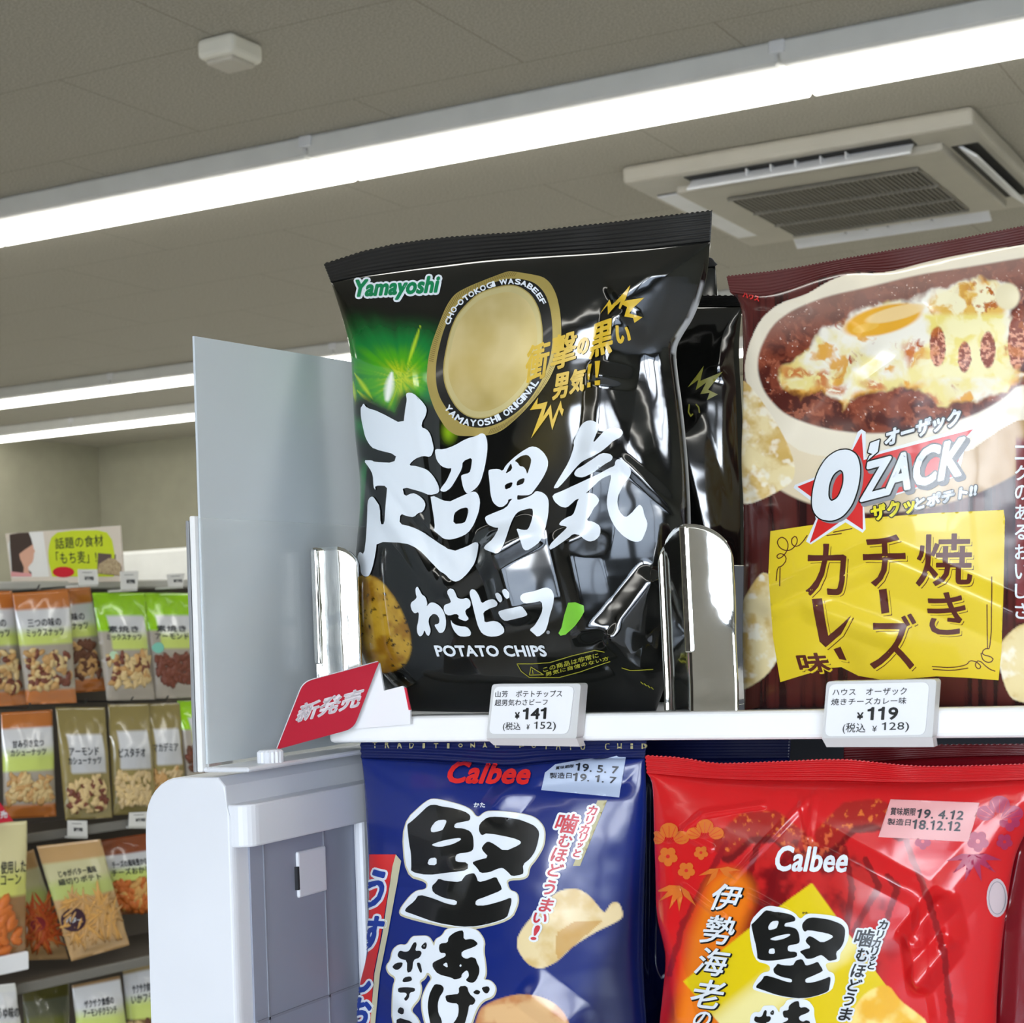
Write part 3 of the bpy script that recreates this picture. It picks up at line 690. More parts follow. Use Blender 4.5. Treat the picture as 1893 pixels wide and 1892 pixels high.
    # egg yolk
    for cx, cy, a, b, cc, f in ((1632, 592, 76, 27, (228, 168, 50), 1.), (1655, 580, 58, 13, (238, 208, 150), .85), (1600, 606, 26, 8, (236, 190, 90), .6)):
        base = mixc(base, lin(cc), f*sstep(1.08, .85, ell(cx, cy, a, b)))
    # spoonful of pulled cheese with dark gaps
    q = np.hypot((wp[..., 0]-1795)/74, (wp[..., 1]-562)/40); c = mixc(np.broadcast_to(lin((240, 230, 190)), S3), lin((222, 176, 84)), sstep(.42, .6, n1)); c = mixc(c, lin((178, 98, 40)), sstep(.55, .7, n2)*sstep(1750, 1830, x)); base = mixc(base, c, sstep(1.1, .85, q))
    base = mixc(base, lin((228, 216, 178)), sstep(1.1, .8, np.hypot((x-1862)/24, (y-548)/26)))
    k = sstep(1.05, .85, np.maximum(np.abs(wp[..., 0]-1785)/(72+.16*np.abs(y-640)), np.abs(y-640)/62)); base = mixc(base, mixc(np.broadcast_to(lin((240, 230, 176)), S3), lin((232, 214, 120)), sstep(.4, .7, n1)), k)
    for cx, cy, a, b in ((1733, 641, 15, 37), (1783, 660, 12, 29), (1826, 647, 14, 34), (1880, 634, 17, 50)):
        q = np.hypot((x-cx-4*(n2-.5))/a, (y-cy)/b); cc = mixc(np.broadcast_to(lin((134, 58, 40)), S3), lin((226, 160, 130)), sstep(.45, .7, n4+.003*(y-cy))); cc = mixc(cc, lin((206, 120, 50)), sstep(.5, .7, n1)*.6); base = mixc(base, cc, sstep(1.08, .92, q))
    # crisps
    for pl, sd in (([(1372, 700), (1390, 715), (1430, 770), (1462, 830), (1472, 870), (1464, 895), (1420, 920), (1385, 934), (1360, 930), (1360, 720)], 1.), ([(1360, 1130), (1405, 1056), (1425, 1062), (1445, 1090), (1452, 1160), (1450, 1200), (1420, 1250), (1375, 1278), (1350, 1280)], 2.), ([(1838, 1200), (1870, 1165), (1893, 1150), (1990, 1150), (1990, 1310), (1893, 1302), (1862, 1290)], 3.)):
        pl = soft(pl, 2); m = inpoly(P, pl); e = polydist(P, pl); k = np.where(m, sstep(-1, 2.5, e), 0); n = pnoise(P, 34, sd, 4)
        c = mixc(np.broadcast_to(lin((236, 218, 166)), P.shape[:-1]+(3,)), lin((208, 172, 96)), sstep(.45, .75, n)); c = mixc(c, lin((248, 242, 224)), sstep(.5, .25, pnoise(P, 18, sd+4, 3))*.8); base = mixc(base, c, k)
    # dark red strip at the right
    base = mixc(base, lin((120, 40, 40)), sstep(1876, 1880, x)*sstep(800, 820, y)*sstep(1160, 1140, y))
    return base
D_FOLDS = [((1420, 1130), (1640, 1030), .0040, 26, 40, .1), ((1640, 1030), (1893, 1140), .0045, 60, 30, .1), ((1500, 1125), (1660, 1180), .0030, 26, 26, .15), ((1560, 1205), (1520, 1300), -.0035, 50, 60, .3),
           ((1345, 520), (1376, 700), .002, 30, 40), ((1400, 550), (1500, 560), .0022, 20, 30, .2), ((1560, 700), (1640, 640), .0016, 22, 22, .2), ((1600, 520), (1560, 600), .002, 40, 40, .2), ((1740, 490), (1700, 560), .002, 40, 40, .2), ((1370, 850), (1420, 950), .0015, 16, 20, .2)]
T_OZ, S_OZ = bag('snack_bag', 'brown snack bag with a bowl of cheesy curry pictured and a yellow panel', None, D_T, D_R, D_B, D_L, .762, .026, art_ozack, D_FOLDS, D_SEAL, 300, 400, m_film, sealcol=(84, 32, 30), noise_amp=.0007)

# ---- lower shelf: blue and red bags
E_T = [(668, 1402), (760, 1404), (860, 1410), (940, 1418), (1000, 1408), (1090, 1404), (1192, 1402)]
E_SEAL = [(666, 1360), (800, 1362), (940, 1366), (1080, 1364), (1196, 1360)]
E_L = [(668, 1402), (674, 1450), (680, 1540), (684, 1640), (682, 1760), (664, 1830), (662, 1900), (676, 2047)]
E_R = [(1192, 1402), (1196, 1500), (1190, 1650), (1188, 1800), (1196, 1900), (1200, 2104)]
E_B = [(676, 2047), (900, 2072), (1200, 2104)]
def art_blue(P):
    x, y = P[..., 0], P[..., 1]; base = np.broadcast_to(lin((20, 38, 112)), P.shape[:-1]+(3,)).copy()
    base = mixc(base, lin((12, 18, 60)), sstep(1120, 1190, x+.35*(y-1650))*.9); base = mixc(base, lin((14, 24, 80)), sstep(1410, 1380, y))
    # crisp pictures
    pl = [(1010, 1664), (1035, 1645), (1068, 1642), (1090, 1655), (1112, 1682), (1118, 1688), (1130, 1668), (1145, 1668), (1153, 1690), (1148, 1702), (1100, 1725), (1060, 1750), (1030, 1780), (1000, 1794), (975, 1785), (955, 1756), (955, 1735), (968, 1712)]
    pl = soft(pl, 2); m = inpoly(P, pl); e = polydist(P, pl); k = np.where(m, sstep(-1, 2, e), 0); n = pnoise(P, 30, 5., 4)
    c = mixc(np.broadcast_to(lin((226, 206, 158)), P.shape[:-1]+(3,)), lin((210, 180, 118)), sstep(.4, .8, n)); c = mixc(c, lin((196, 150, 76)), np.where(inpoly(P, [(1030, 1725), (1060, 1705), (1115, 1702), (1060, 1750), (1030, 1775), (1026, 1750)]), .8, 0.)); base = mixc(base, c, k)
    pl = [(880, 1870), (905, 1852), (950, 1838), (985, 1838), (1020, 1850), (1045, 1872), (1060, 1910), (1060, 2000), (860, 2000)]
    pl = soft(pl, 2); m = inpoly(P, pl); e = polydist(P, pl); k = np.where(m, sstep(-1, 3, e), 0); c = mixc(np.broadcast_to(lin((222, 180, 128)), P.shape[:-1]+(3,)), lin((196, 134, 84)), sstep(.4, .75, n)); base = mixc(base, c, k)
    return base
E_FOLDS = [((690, 1620), (780, 1626), .0016, 14, 20, .2), ((960, 1440), (910, 1500), .0035, 26, 40, .25), ((975, 1440), (1075, 1425), .0025, 16, 22, .2), ((800, 1415), (1180, 1440), -.003, 40, 60, .2),
           ((690, 1800), (800, 1900), .0032, 50, 60, .2), ((975, 1835), (1060, 1900), .003, 30, 50, .2), ((650, 1770), (740, 1900), -.0015, 40, 40, .2), ((850, 1600), (830, 1660), .002, 26, 26, .3)]
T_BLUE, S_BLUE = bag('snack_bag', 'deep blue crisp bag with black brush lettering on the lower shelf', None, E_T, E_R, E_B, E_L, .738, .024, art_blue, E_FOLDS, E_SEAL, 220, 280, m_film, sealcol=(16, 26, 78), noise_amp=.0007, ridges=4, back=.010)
T_BLUE2, S_BLUE2 = bag('snack_bag', 'dark blue bag wedged behind, between the deep blue bag and the red bag', None, [(800, 1405), (1100, 1404), (1460, 1402)], [(1460, 1402), (1450, 1600), (1460, 2053)], [(800, 1990), (1100, 2021), (1460, 2053)], [(800, 1405), (795, 1700), (800, 1990)], .800, .012, flat((14, 22, 70)), [((1215, 1420), (1210, 1800), .004, 16, 22)], [(800, 1366), (1100, 1366), (1462, 1364)], 90, 120, m_foil, sealcol=(14, 20, 60))
G_T = [(1196, 1430), (1280, 1438), (1370, 1443), (1470, 1444), (1557, 1444), (1670, 1448), (1780, 1446), (1893, 1443), (1985, 1440)]
G_SEAL = [(1193, 1396), (1263, 1400), (1316, 1411), (1376, 1410), (1444, 1407), (1549, 1402), (1613, 1408), (1677, 1415), (1737, 1417), (1893, 1412), (1990, 1406)]
G_L = [(1196, 1430), (1207, 1446), (1209, 1540), (1212, 1620), (1213, 1690), (1226, 1740), (1232, 1770), (1226, 1830), (1218, 1900), (1200, 2122)]
G_R = [(1985, 1440), (1930, 1490), (1893, 1543), (1873, 1590), (1860, 1680), (1850, 1760), (1839, 1892), (1850, 2194)]
G_B = [(1200, 2122), (1500, 2155), (1850, 2194)]
def art_red(P):
    x, y = P[..., 0], P[..., 1]; base = np.broadcast_to(lin((206, 28, 32)), P.shape[:-1]+(3,)).copy()
    n = pnoise(P, 40, 3., 4); n2 = pnoise(P, 9, 4., 3)
    # lobster picture: two arched feelers, head and legs
    dk = lin((84, 8, 14)); md = lin((164, 34, 30)); lt = lin((214, 96, 60))
    def band(pl, w, c, f=1.0):
        nonlocal base
        d = polydist(P, pl, False); base = mixc(base, c, f*sstep(w, w*.72, d+6*(n2-.5)))
    body = [(1350, 1600), (1390, 1560), (1440, 1540), (1490, 1535), (1560, 1550), (1610, 1580), (1650, 1660), (1660, 1760), (1640, 1900), (1330, 1900), (1320, 1760), (1330, 1660)]
    m = inpoly(P, body); e = polydist(P, body); base = mixc(base, mixc(np.broadcast_to(lin((188, 34, 32)), P.shape[:-1]+(3,)), dk, sstep(.42, .68, n)), np.where(m, sstep(0, 30, e)*.8, 0))
    for pl, w in (([(1340, 1560), (1380, 1525), (1430, 1522), (1470, 1555)], 26), ([(1530, 1545), (1570, 1505), (1620, 1500), (1660, 1520)], 26)):
        band([(a+6, b+22) for a, b in pl], w*.62, dk, .85); band(pl, w, md)
        d = polydist(P, pl, False); base = mixc(base, lin((226, 122, 50)), sstep(w, w*.6, d)*sstep(.60, .74, n2)*.85)
    band([(1342, 1560), (1300, 1640), (1262, 1710), (1238, 1800)], 6, lin((150, 22, 30))); band([(1675, 1555), (1715, 1660), (1745, 1760), (1760, 1892)], 7, lin((148, 20, 26)))
    for pl in ([(1400, 1560), (1385, 1620), (1405, 1690)], [(1470, 1560), (1430, 1620), (1415, 1700)], [(1560, 1570), (1575, 1640), (1565, 1720)], [(1600, 1590), (1625, 1640), (1580, 1720)], [(1640, 1620), (1660, 1640), (1620, 1760)], [(1310, 1690), (1290, 1760), (1320, 1830)]): band(pl, 7, lin((112, 12, 18)), .8)
    d = np.hypot((x-1505)/60, (y-1560)/34); base = mixc(base, lt, sstep(1.1, .5, d)*sstep(.5, .7, n2)*.8)
    base = mixc(base, lin((150, 20, 24)), .6*sstep(.45, .2, pnoise(P, 60, 8., 2))*sstep(1620, 1700, y)*sstep(1700, 1640, x))
    # printed orange glow behind the vertical lettering
    d = polydist(P, [(1348, 1655), (1318, 1740), (1290, 1900)], False); base = mixc(base, lin((232, 120, 24)), sstep(62, 26, d))
    # yellow diamond
    dia = [(1501, 1632), (1660, 1852), (1560, 1990), (1430, 2010), (1262, 1815), (1380, 1720)]
    m = inpoly(P, dia); e = polydist(P, dia); s = (x-1500)*.62+(y-1750)*.78; st = .5+.5*np.sin(s/62+1.2); c = mixc(np.broadcast_to(lin((222, 196, 22)), P.shape[:-1]+(3,)), lin((240, 232, 170)), sstep(.86, 1.0, st)*.8); c = mixc(c, lin((204, 152, 20)), sstep(.2, 0, st)*.6)
    base = mixc(base, c, np.where(m, sstep(-1, 2, e), 0))
    pl = [(1560, 1900), (1590, 1840), (1640, 1815), (1665, 1850), (1690, 1868), (1720, 1892), (1720, 2000), (1560, 2000)]
    pl = soft(pl, 2); m = inpoly(P, pl); e = polydist(P, pl); base = mixc(base, mixc(np.broadcast_to(lin((232, 176, 48)), P.shape[:-1]+(3,)), lin((244, 218, 130)), sstep(.4, .7, n)), np.where(m, sstep(-1, 3, e), 0))
    return base
G_FOLDS = [((1200, 1540), (1240, 1780), .0025, 22, 26, .15), ((1258, 1540), (1300, 1505), .0010, 7, 8, .08), ((1300, 1505), (1412, 1488), .0010, 7, 8, .08), ((1258, 1542), (1318, 1572), .0010, 7, 8, .08), ((1505, 1466), (1494, 1556), .0011, 7, 8, .08), ((1480, 1470), (1494, 1556), .0010, 7, 8, .08), ((1500, 1470), (1340, 1640), .0010, 7, 8, .08), ((1262, 1640), (1340, 1700), .0010, 7, 8, .1), ((1380, 1650), (1455, 1690), .0010, 7, 8, .1), ((1520, 1560), (1690, 1650), .0030, 22, 30, .15),
           ((1745, 1660), (1680, 1740), .0045, 26, 30, .15), ((1745, 1660), (1760, 1745), .0035, 24, 30, .15), ((1760, 1745), (1700, 1820), .0045, 30, 26, .15), ((1893, 1500), (1745, 1665), .0025, 40, 50, .15), ((1690, 1740), (1700, 1830), .0045, 22, 26, .2), ((1212, 1700), (1260, 1892), .0035, 26, 26, .1), ((1700, 1650), (1740, 1892), .0020, 18, 22, .1)]
T_RED, S_RED = bag('snack_bag', 'bright red crisp bag with a lobster picture and yellow diamond on the lower shelf', None, G_T, G_R, G_B, G_L, .724, .022, art_red, G_FOLDS, G_SEAL, 300, 280, m_film, sealcol=(190, 22, 28), noise_amp=.0008, ridges=5, back=.010)
T_RED2, S_RED2 = bag('snack_bag', 'dark red bag behind the bright red bag, at the right frame edge', None, [(1560, 1412), (1760, 1398), (1990, 1396)], [(1990, 1396), (2010, 1700), (2010, 2138)], [(1560, 2093), (1800, 2118), (2010, 2138)], [(1560, 1412), (1560, 1700), (1560, 2093)], .775, .014, flat((128, 10, 24)), [((1890, 1560), (1862, 1700), .004, 16, 20), ((1862, 1690), (1850, 1892), .004, 14, 24)], [(1560, 1378), (1760, 1376), (1990, 1374)], 120, 150, m_film, sealcol=(96, 16, 22))  # red bag standing in shade; the darkening is put into its colour

# ------------------------------------------------------------------ printing on the bags
K_W = mat('ink_white', (228, 234, 240), .3, coat=.3); K_K = mat('ink_black', (20, 21, 20), .25, coat=.3)
K_Y = mat('ink_gold_yellow', (216, 178, 44), .3, coat=.2); K_GOLD = mat('ink_gold', (178, 158, 88), .3, metal=.35); K_GOLDL = mat('ink_pale_gold', (206, 192, 136), .3, metal=.3)
K_GRN = mat('ink_green', (8, 128, 78), .3); K_LEAF = mat('ink_leaf_green', (126, 200, 60), .3); K_OL = mat('ink_olive', (150, 148, 44), .35); K_BR = mat('ink_dark_brown', (44, 26, 20), .3)
K_R = mat('ink_red', (214, 40, 38), .3, coat=.3); K_GR = mat('ink_grey', (140, 142, 146), .3); K_YP = mat('ink_panel_yellow', (232, 204, 44), .35, coat=.3); K_CH = mat('ink_chocolate', (88, 36, 28), .35); K_YB = mat('ink_bright_yellow', (240, 226, 30), .3)
K_CAL = mat('ink_logo_red', (222, 40, 36), .3); K_BE = mat('ink_beige', (198, 192, 160), .35); K_BLUE = mat('ink_blue', (30, 60, 150), .3); K_KH = mat('ink_khaki', (176, 168, 120), .4)
K_CR = mat('ink_crimson', (196, 24, 44), .3); K_STB = mat('sticker_blue', (176, 190, 214), .4); K_STP = mat('sticker_pink', (228, 164, 164), .4); K_OR = mat('ink_orange_gold', (216, 112, 36), .35); K_PU = mat('ink_plum', (168, 44, 84), .35); K_NAVY = mat('ink_navy_black', (26, 30, 40), .4)

def char_at(ink, ch, c, size, m, ang=0.0, shear=0.0, **k):
    """one glyph centred at c, size=(w,h) of its ink box"""
    w, h = size; ca, sa = math.cos(ang), math.sin(ang); ex = np.array([ca, sa])*w/2; ey = np.array([-sa, ca])*h/2+np.array([-shear*h/2, 0])
    c = np.asarray(c, float); ink.text(ch, c-ex-ey, c+ex-ey, c-ex+ey, m, **k)
def path_text(ink, body, path, h, m, flip=1, **k):
    P = resample(path, 200, 2); s = np.r_[0, np.cumsum(np.hypot(*np.diff(P, axis=0).T))]; wid = {'I': .35, '-': .45, ' ': .45, 'M': 1.0, 'W': 1.1}
    ws = [wid.get(c, .78) for c in body]; tot = sum(ws); x = 0
    for ch, w in zip(body, ws):
        if ch != ' ':
            t = (x+w/2)/tot*s[-1]; i = min(int(np.searchsorted(s, t)), 198); p = P[i]; d = P[min(i+2, 199)]-P[max(i-2, 0)]
            hh = h*.12 if ch == '-' else h
            char_at(ink, ch, p, (w*.82/tot*s[-1], hh), m, math.atan2(d[1], d[0]), **k)
        x += w
def circ(c, r, n=20, ry=None): return [(c[0]+r*math.cos(2*math.pi*i/n), c[1]+(ry or r)*math.sin(2*math.pi*i/n)) for i in range(n)]
def cr(x0, y0, k): return lambda *p: crop(x0, y0, k, p)

# ---- black bag
C1, C2, C3 = cr(650, 720, 5.254), cr(890, 770, 5.916), cr(750, 1070, 5.409)
ink = Ink(S_BLACK, 6)
def rev(pl): return pl[::-1]
def area(pl): q = np.asarray(pl); return .5*np.sum(q[:, 0]*np.roll(q[:, 1], -1)-np.roll(q[:, 0], -1)*q[:, 1])
def shape(outer, *holes):
    o = outer if area(outer) > 0 else outer[::-1]
    return [o]+[h if area(h) < 0 else h[::-1] for h in holes]
TITLE = [
 shape(C1(125,135,155,180,270,215,510,345,530,180,545,105,535,45,560,32,605,38,690,115,730,170,738,210,722,270,695,310,683,370,740,390,775,440,800,545,805,580,790,630,770,658,700,648,640,668,595,700,565,740,640,745,740,780,800,840,850,925,862,985,845,1012,760,1030,700,1000,500,945,520,1045,600,1005,660,1030,710,1075,728,1120,715,1165,690,1195,650,1205,615,1240,545,1235,480,1210,470,1310,580,1335,700,1385,800,1455,980,1580,1130,1525,1200,1485,1245,1495,1235,1580,1210,1680,1140,1780,1060,1855,1005,1870,950,1840,920,1805,850,1760,760,1660,650,1550,520,1488,255,1482,240,1600,215,1720,180,1815,135,1820,100,1790,90,1700,65,1640,85,1575,130,1605,150,1450,160,1250,165,1090,185,1050,215,1038,245,1080,285,1140,290,1310,328,1310,335,1150,345,1040,355,938,235,938,240,985,220,950,215,830,185,770,125,690,205,690,230,706,420,715,445,635,225,580,180,535,140,460,120,370,100,270,97,180,110,165)),
 shape(C1(820,580,900,585,1000,550,1120,480,1220,455,1265,425,1305,440,1325,510,1325,600,1300,760,1260,900,1215,960,1150,1010,1120,1010,1090,960,1068,850,1080,830,1150,815,1170,760,1180,660,1085,700,1080,770,1020,880,970,960,910,1000,865,985,880,950,930,890,985,765,940,770,880,750,835,690,818,620)),
 shape(C1(770,1020,940,1100,1050,1050,1150,1005,1200,990,1235,1020,1255,1080,1245,1180,1200,1300,1135,1400,1060,1435,975,1460,900,1455,850,1410,795,1370,815,1345,805,1240,785,1130), C1(1000,1205,1060,1160,1130,1145,1145,1180,1125,1260,1100,1300,995,1310)),
 shape(C2(80,595,110,580,190,575,240,600,270,540,350,460,440,390,545,328,620,340,690,400,735,480,730,560,690,650,640,730,585,805,540,862,430,866,400,860,395,900,300,905,295,945,240,992,190,992,130,940,105,850,95,720), C2(365,488,440,432,510,420,550,465,545,520,505,640,495,590,465,550,425,548,400,505), C2(265,635,300,560,330,510,345,580), C2(260,745,350,715,335,775,265,805), C2(385,760,400,700,480,670,470,730,430,750)),
 shape(C2(40,1100,130,1060,280,1000,330,910,395,880,400,920,520,880,570,850,600,815,670,830,720,870,742,930,735,1080,700,1240,640,1370,560,1430,490,1470,450,1440,430,1370,405,1290,385,1230,460,1250,510,1245,550,1150,570,1060,560,1000,420,1035,370,1080,320,1200,285,1300,240,1420,195,1490,150,1500,35,1450,50,1415,130,1350,200,1230,150,1225,90,1195,60,1160)),
 shape(C2(795,775,870,650,960,500,1020,330,1010,280,1050,190,1100,90,1160,50,1220,45,1290,85,1285,130,1250,210,1220,300,1290,220,1350,150,1440,120,1520,135,1550,180,1520,230,1440,270,1390,320,1310,385,1230,430,1110,490,1060,540,990,620,850,780,800,790)),
 shape(C2(1020,625,1050,575,1110,545,1200,475,1310,400,1400,410,1435,440,1420,480,1360,510,1290,560,1220,620,1120,670,1060,665,1030,650)),
 shape(C2(775,860,900,810,1100,720,1300,620,1400,560,1455,540,1460,490,1490,465,1550,480,1600,530,1640,590,1635,640,1600,690,1560,740,1530,800,1490,880,1485,950,1510,1040,1575,1110,1640,1060,1690,1000,1730,960,1765,1000,1780,1080,1815,1160,1810,1220,1780,1300,1750,1360,1700,1375,1630,1360,1540,1300,1460,1210,1400,1100,1370,980,1370,900,1390,790,1420,640,1380,650,1300,690,1200,790,1170,820,1090,900,1040,910,1000,950,940,1000,870,990,800,930)),
 shape(C2(1160,830,1240,850,1290,910,1270,960,1230,1000,1190,1080,1150,1140,1220,1150,1300,1200,1300,1290,1250,1350,1180,1370,1120,1340,1080,1300,1010,1290,950,1340,770,1460,745,1440,760,1400,830,1330,920,1250,950,1210,850,1190,870,1150,930,1110,1010,1080,1040,1000,1060,920,1100,880))]
for s in TITLE: ink.poly([soft(q) for q in s], K_W, 3)
ink.build('title_lettering', T_BLACK, 'big white brush-stroke lettering')
ink = Ink(S_BLACK, 6)
for s in (C3(105,100,125,75,150,120,170,160,205,180,225,250,215,280,250,240,290,235,340,265,385,320,410,400,410,480,385,535,345,545,320,510,290,460,340,450,345,400,320,360,280,350,240,390,235,440,260,520,240,575,215,560,195,510,180,560,150,580,125,550,118,490,135,420,140,330,100,350,70,320,55,270,65,235,90,220,120,190,108,150),
          C3(415,130,440,95,480,100,505,145,520,190,570,205,620,190,655,225,655,280,600,315,610,360,640,400,610,425,570,415,530,395,540,370,510,350,440,370,400,350,385,300,395,260,460,240,450,200), C3(455,405,480,450,540,475,620,480,660,530,655,570,600,580,540,575,495,530,465,470),
          C3(640,140,660,100,700,110,740,170,765,250,820,215,890,200,930,240,920,275,850,295,780,335,790,390,795,440,880,420,940,430,990,490,990,540,930,575,840,580,770,550,730,480,700,370,670,240), C3(900,150,930,135,965,165,978,215,955,240,925,210), C3(970,115,1000,98,1040,140,1040,190,1015,205,985,165),
          C3(930,330,980,310,1100,285,1160,270,1200,320,1220,355,1180,375,1090,395,1000,420,960,390), C3(1145,175,1180,145,1290,125,1370,95,1410,88,1460,110,1485,170,1475,260,1440,370,1430,440,1400,530,1325,585,1280,545,1240,510,1290,470,1330,400,1370,310,1360,220,1280,240,1190,250,1150,215)):
    ink.poly(shape(soft(s)), K_W, 3)
ink.poly(circ((1014, 1169), 3.4, 12), K_GR, 3)
ink.text('POTATO CHIPS', (804, 1194), (1006, 1194), (810, 1213), K_W, 3, bold=2.0)
ink.build('flavour_lettering', T_BLACK, 'smaller white brush lettering and POTATO CHIPS')
ink = Ink(S_BLACK, 6); ink.poly(shape(C3(1530,545,1560,490,1585,380,1630,240,1700,235,1780,270,1785,330,1750,400,1700,470,1660,510,1600,560,1550,570)), K_LEAF, 1); ink.build('leaf_print', T_BLACK, 'small bright green leaf')
ink = Ink(S_BLACK, 5); ink.text('Yamayoshi', (660, 520), (814, 512), (652, 558), K_GRN, 3, bold=3.4, outline=(11, K_W, 2)); ink.build('maker_logo', T_BLACK, 'green logo with a white outline')
# emblem: gold oval with a black lettered ring
EM = cr(780, 490, 5.732); ink = Ink(S_BLACK, 7)
outer = EM(60,1100,75,980,110,830,180,640,260,440,350,310,500,230,700,150,900,75,950,70,1150,100,1290,130,1370,200,1430,320,1470,500,1480,680,1480,820,1440,1020,1350,1220,1230,1390,1060,1580,880,1740,760,1800,600,1815,460,1815,370,1810,260,1740,150,1560,90,1400,55,1250)
ring = EM(150,1130,165,980,220,740,290,560,400,400,520,300,700,210,900,150,1050,150,1200,190,1310,300,1370,480,1390,700,1380,900,1330,1100,1250,1270,1130,1450,980,1590,800,1690,650,1730,520,1720,400,1670,290,1560,200,1420,160,1290)
inner = EM(235,1130,250,980,310,700,380,540,470,430,600,310,760,250,930,215,1050,240,1170,330,1250,480,1285,700,1275,900,1230,1080,1150,1250,1050,1390,900,1530,740,1610,600,1630,480,1600,380,1520,300,1390,250,1260)
outer, ring, inner = soft(outer, 2), soft(ring, 3), soft(inner, 3); cx, cy = np.mean(inner, 0)
ink.poly(shape(outer), K_GOLD, 1); ink.poly(shape(ring), K_K, 2); ink.poly(shape(inner), K_GOLDL, 3); ink.line([inner], 2.0, K_GOLD, 4, closed=True)
ink.poly(shape([(cx+(a-cx)*.90, cy+(b-cy)*.90) for a, b in inner]), mat('ink_gold_field', (190, 168, 96), .32, metal=.4, speck=(28., (214, 196, 140))), 4)
oo = resample(outer+outer[:1], 230, 1); rr = resample(ring+ring[:1], 230, 1)
for i in list(range(2, 70))+list(range(118, 176)): ink.line([oo[i]*.88+rr[i]*.12, oo[i]*.35+rr[i]*.65], 1.0, mat('ink_dark_gold', (112, 92, 36), .4), 2)
path_text(ink, 'CHO-OTOKOGI WASABEEF', EM(270,640,330,490,410,400,560,290,760,205,900,180,1030,180,1150,225,1240,310,1300,420), 9.5, K_W, layer=4, bold=1.0)
path_text(ink, 'YAMAYOSHI ORIGINAL', EM(265,1490,340,1590,450,1665,580,1680,700,1668,860,1600,1000,1490,1120,1360,1220,1220), 11.5, K_W, layer=4, bold=1.2)
ink.build('gold_emblem', T_BLACK, 'oval gold emblem with a black lettered ring')
# yellow slogan and lightning marks
SL = cr(960, 520, 6.308); ink = Ink(S_BLACK, 6)
for ch, q in (('衝', (112,770,370,690,62,1195)), ('撃', (400,655,680,568,372,1050)), ('の', (700,680,818,652,678,862)), ('黒', (858,522,1105,435,820,915)), ('い', (1130,525,1290,530,1130,715)), ('男', (430,1098,585,1062,395,1385)), ('気', (620,1048,780,1008,590,1318))):
    a, b, c = SL(*q); ink.text(ch, a, b, c, K_Y, 5, bold=2.6 if ch in '衝撃' else 3.2)
for q in ((808,975,858,968,830,1150,810,1150), (805,1185,842,1178,842,1240,803,1245), (892,940,952,933,922,1120,902,1120), (892,1155,945,1148,942,1212,890,1218)): ink.poly(shape(SL(*q)), K_Y, 5)
for q in ((130,1505,225,1360,215,1440,335,1408,285,1580,375,1440,395,1620,490,1395,505,1480,525,1500,505,1580,470,1500,390,1740,350,1550,145,1835,270,1490), (950,390,1065,210,1085,290,1300,55,1240,210,1190,330,1170,320,1195,225,1045,395,1035,290), (1205,260,1240,225,1455,190,1330,310,1290,375,1430,420,1345,480,1330,425,1235,410,1265,300)): ink.poly(shape(SL(*q)), K_Y, 5)
ink.build('slogan', T_BLACK, 'yellow slogan between lightning marks')
WL = cr(940, 1180, 6.761); ink = Ink(S_BLACK, 5)
ink.line([WL(110,320,300,320,520,305,800,220,1080,152,1200,172)], 1.5, K_OL, 1); ink.line([WL(110,320,160,410,265,490,640,490,900,420,1270,290)], 1.5, K_OL, 1); ink.line([WL(265,460,285,360,440,455,265,460)], 1.6, K_OL, 1); ink.line([WL(305,400,310,440)], 1.6, K_OL, 1)
for s, q in (('この商品は非常に', (430,365,1120,180,440,425)), ('男気に自信のない方', (465,428,1250,222,470,478))):
    a, b, c = WL(*q); ink.text(s, a, b, c, K_OL, 1, bold=.6)
ink.line([WL(1420,370,1520,400,1640,400,1800,390)], 1.6, K_OL, 1)
for i in range(4): ink.line([WL(1655+42*i, 545+22*i, 1680+42*i, 570+22*i)], 1.8, K_OL, 1)
ink.build('warning_print', T_BLACK, 'small yellow-green warning panel')
BB = cr(1220, 460, 3.505); ink = Ink(S_B2, 6)
ink.poly(shape(BB(180,900,285,760,262,858,405,797,312,915,375,945,305,982,322,935,262,943,300,868,232,918,250,850)), K_OL, 1)
ink.line([BB(190,1012,186,1060,200,1086,212,1074)], 2.6, K_OL, 1); ink.line([BB(236,1010,252,1030,256,1062)], 2.6, K_OL, 1)
ink.build('lightning_print', T_B2, 'yellow zigzag mark')
# ---- brown bag
OZ = cr(1400, 740, 4.402); YPN = cr(1420, 960, 4.115); ink = Ink(S_OZ, 5)
ink.poly(shape(YPN(20,92,400,35,760,-8,1250,-45,1790,-70,1800,0,1790,500,1775,1000,1752,1225,1500,1205,1280,1195,900,1227,690,1192,560,1126,440,1132,250,1192,95,1240,40,900,5,420)), K_YP, 0)
ink.build('yellow_panel', T_OZ, 'yellow label panel')
ink = Ink(S_OZ, 6); sh = np.array([4.2, 4.6])
def deco(ch, q):
    a, b, c = (np.array(p) for p in YPN(*q)); 
    for g in glyphs(ch, a+sh, b+sh, c+sh): ink._add(*stroke(g, 1.5, 6), K_CH, 1)
    for g in glyphs(ch, a+sh*.45, b+sh*.45, c+sh*.45): ink._add(*stroke(g, 4.6, 6), K_YP, 2); ink._add(*fill(g, 6), K_YP, 2)
    ink.text(ch, a, b, c, K_CH, 3, bold=2.4)
for ch, q in (('焼', (1140,118,1555,112,1130,505)), ('き', (1212,562,1495,552,1225,880)), ('チ', (722,128,1032,120,742,508)), ('ズ', (765,722,1120,722,785,1135)), ('カ', (308,192,600,192,295,575)), ('味', (216,1028,440,1015,256,1165))): deco(ch, q)
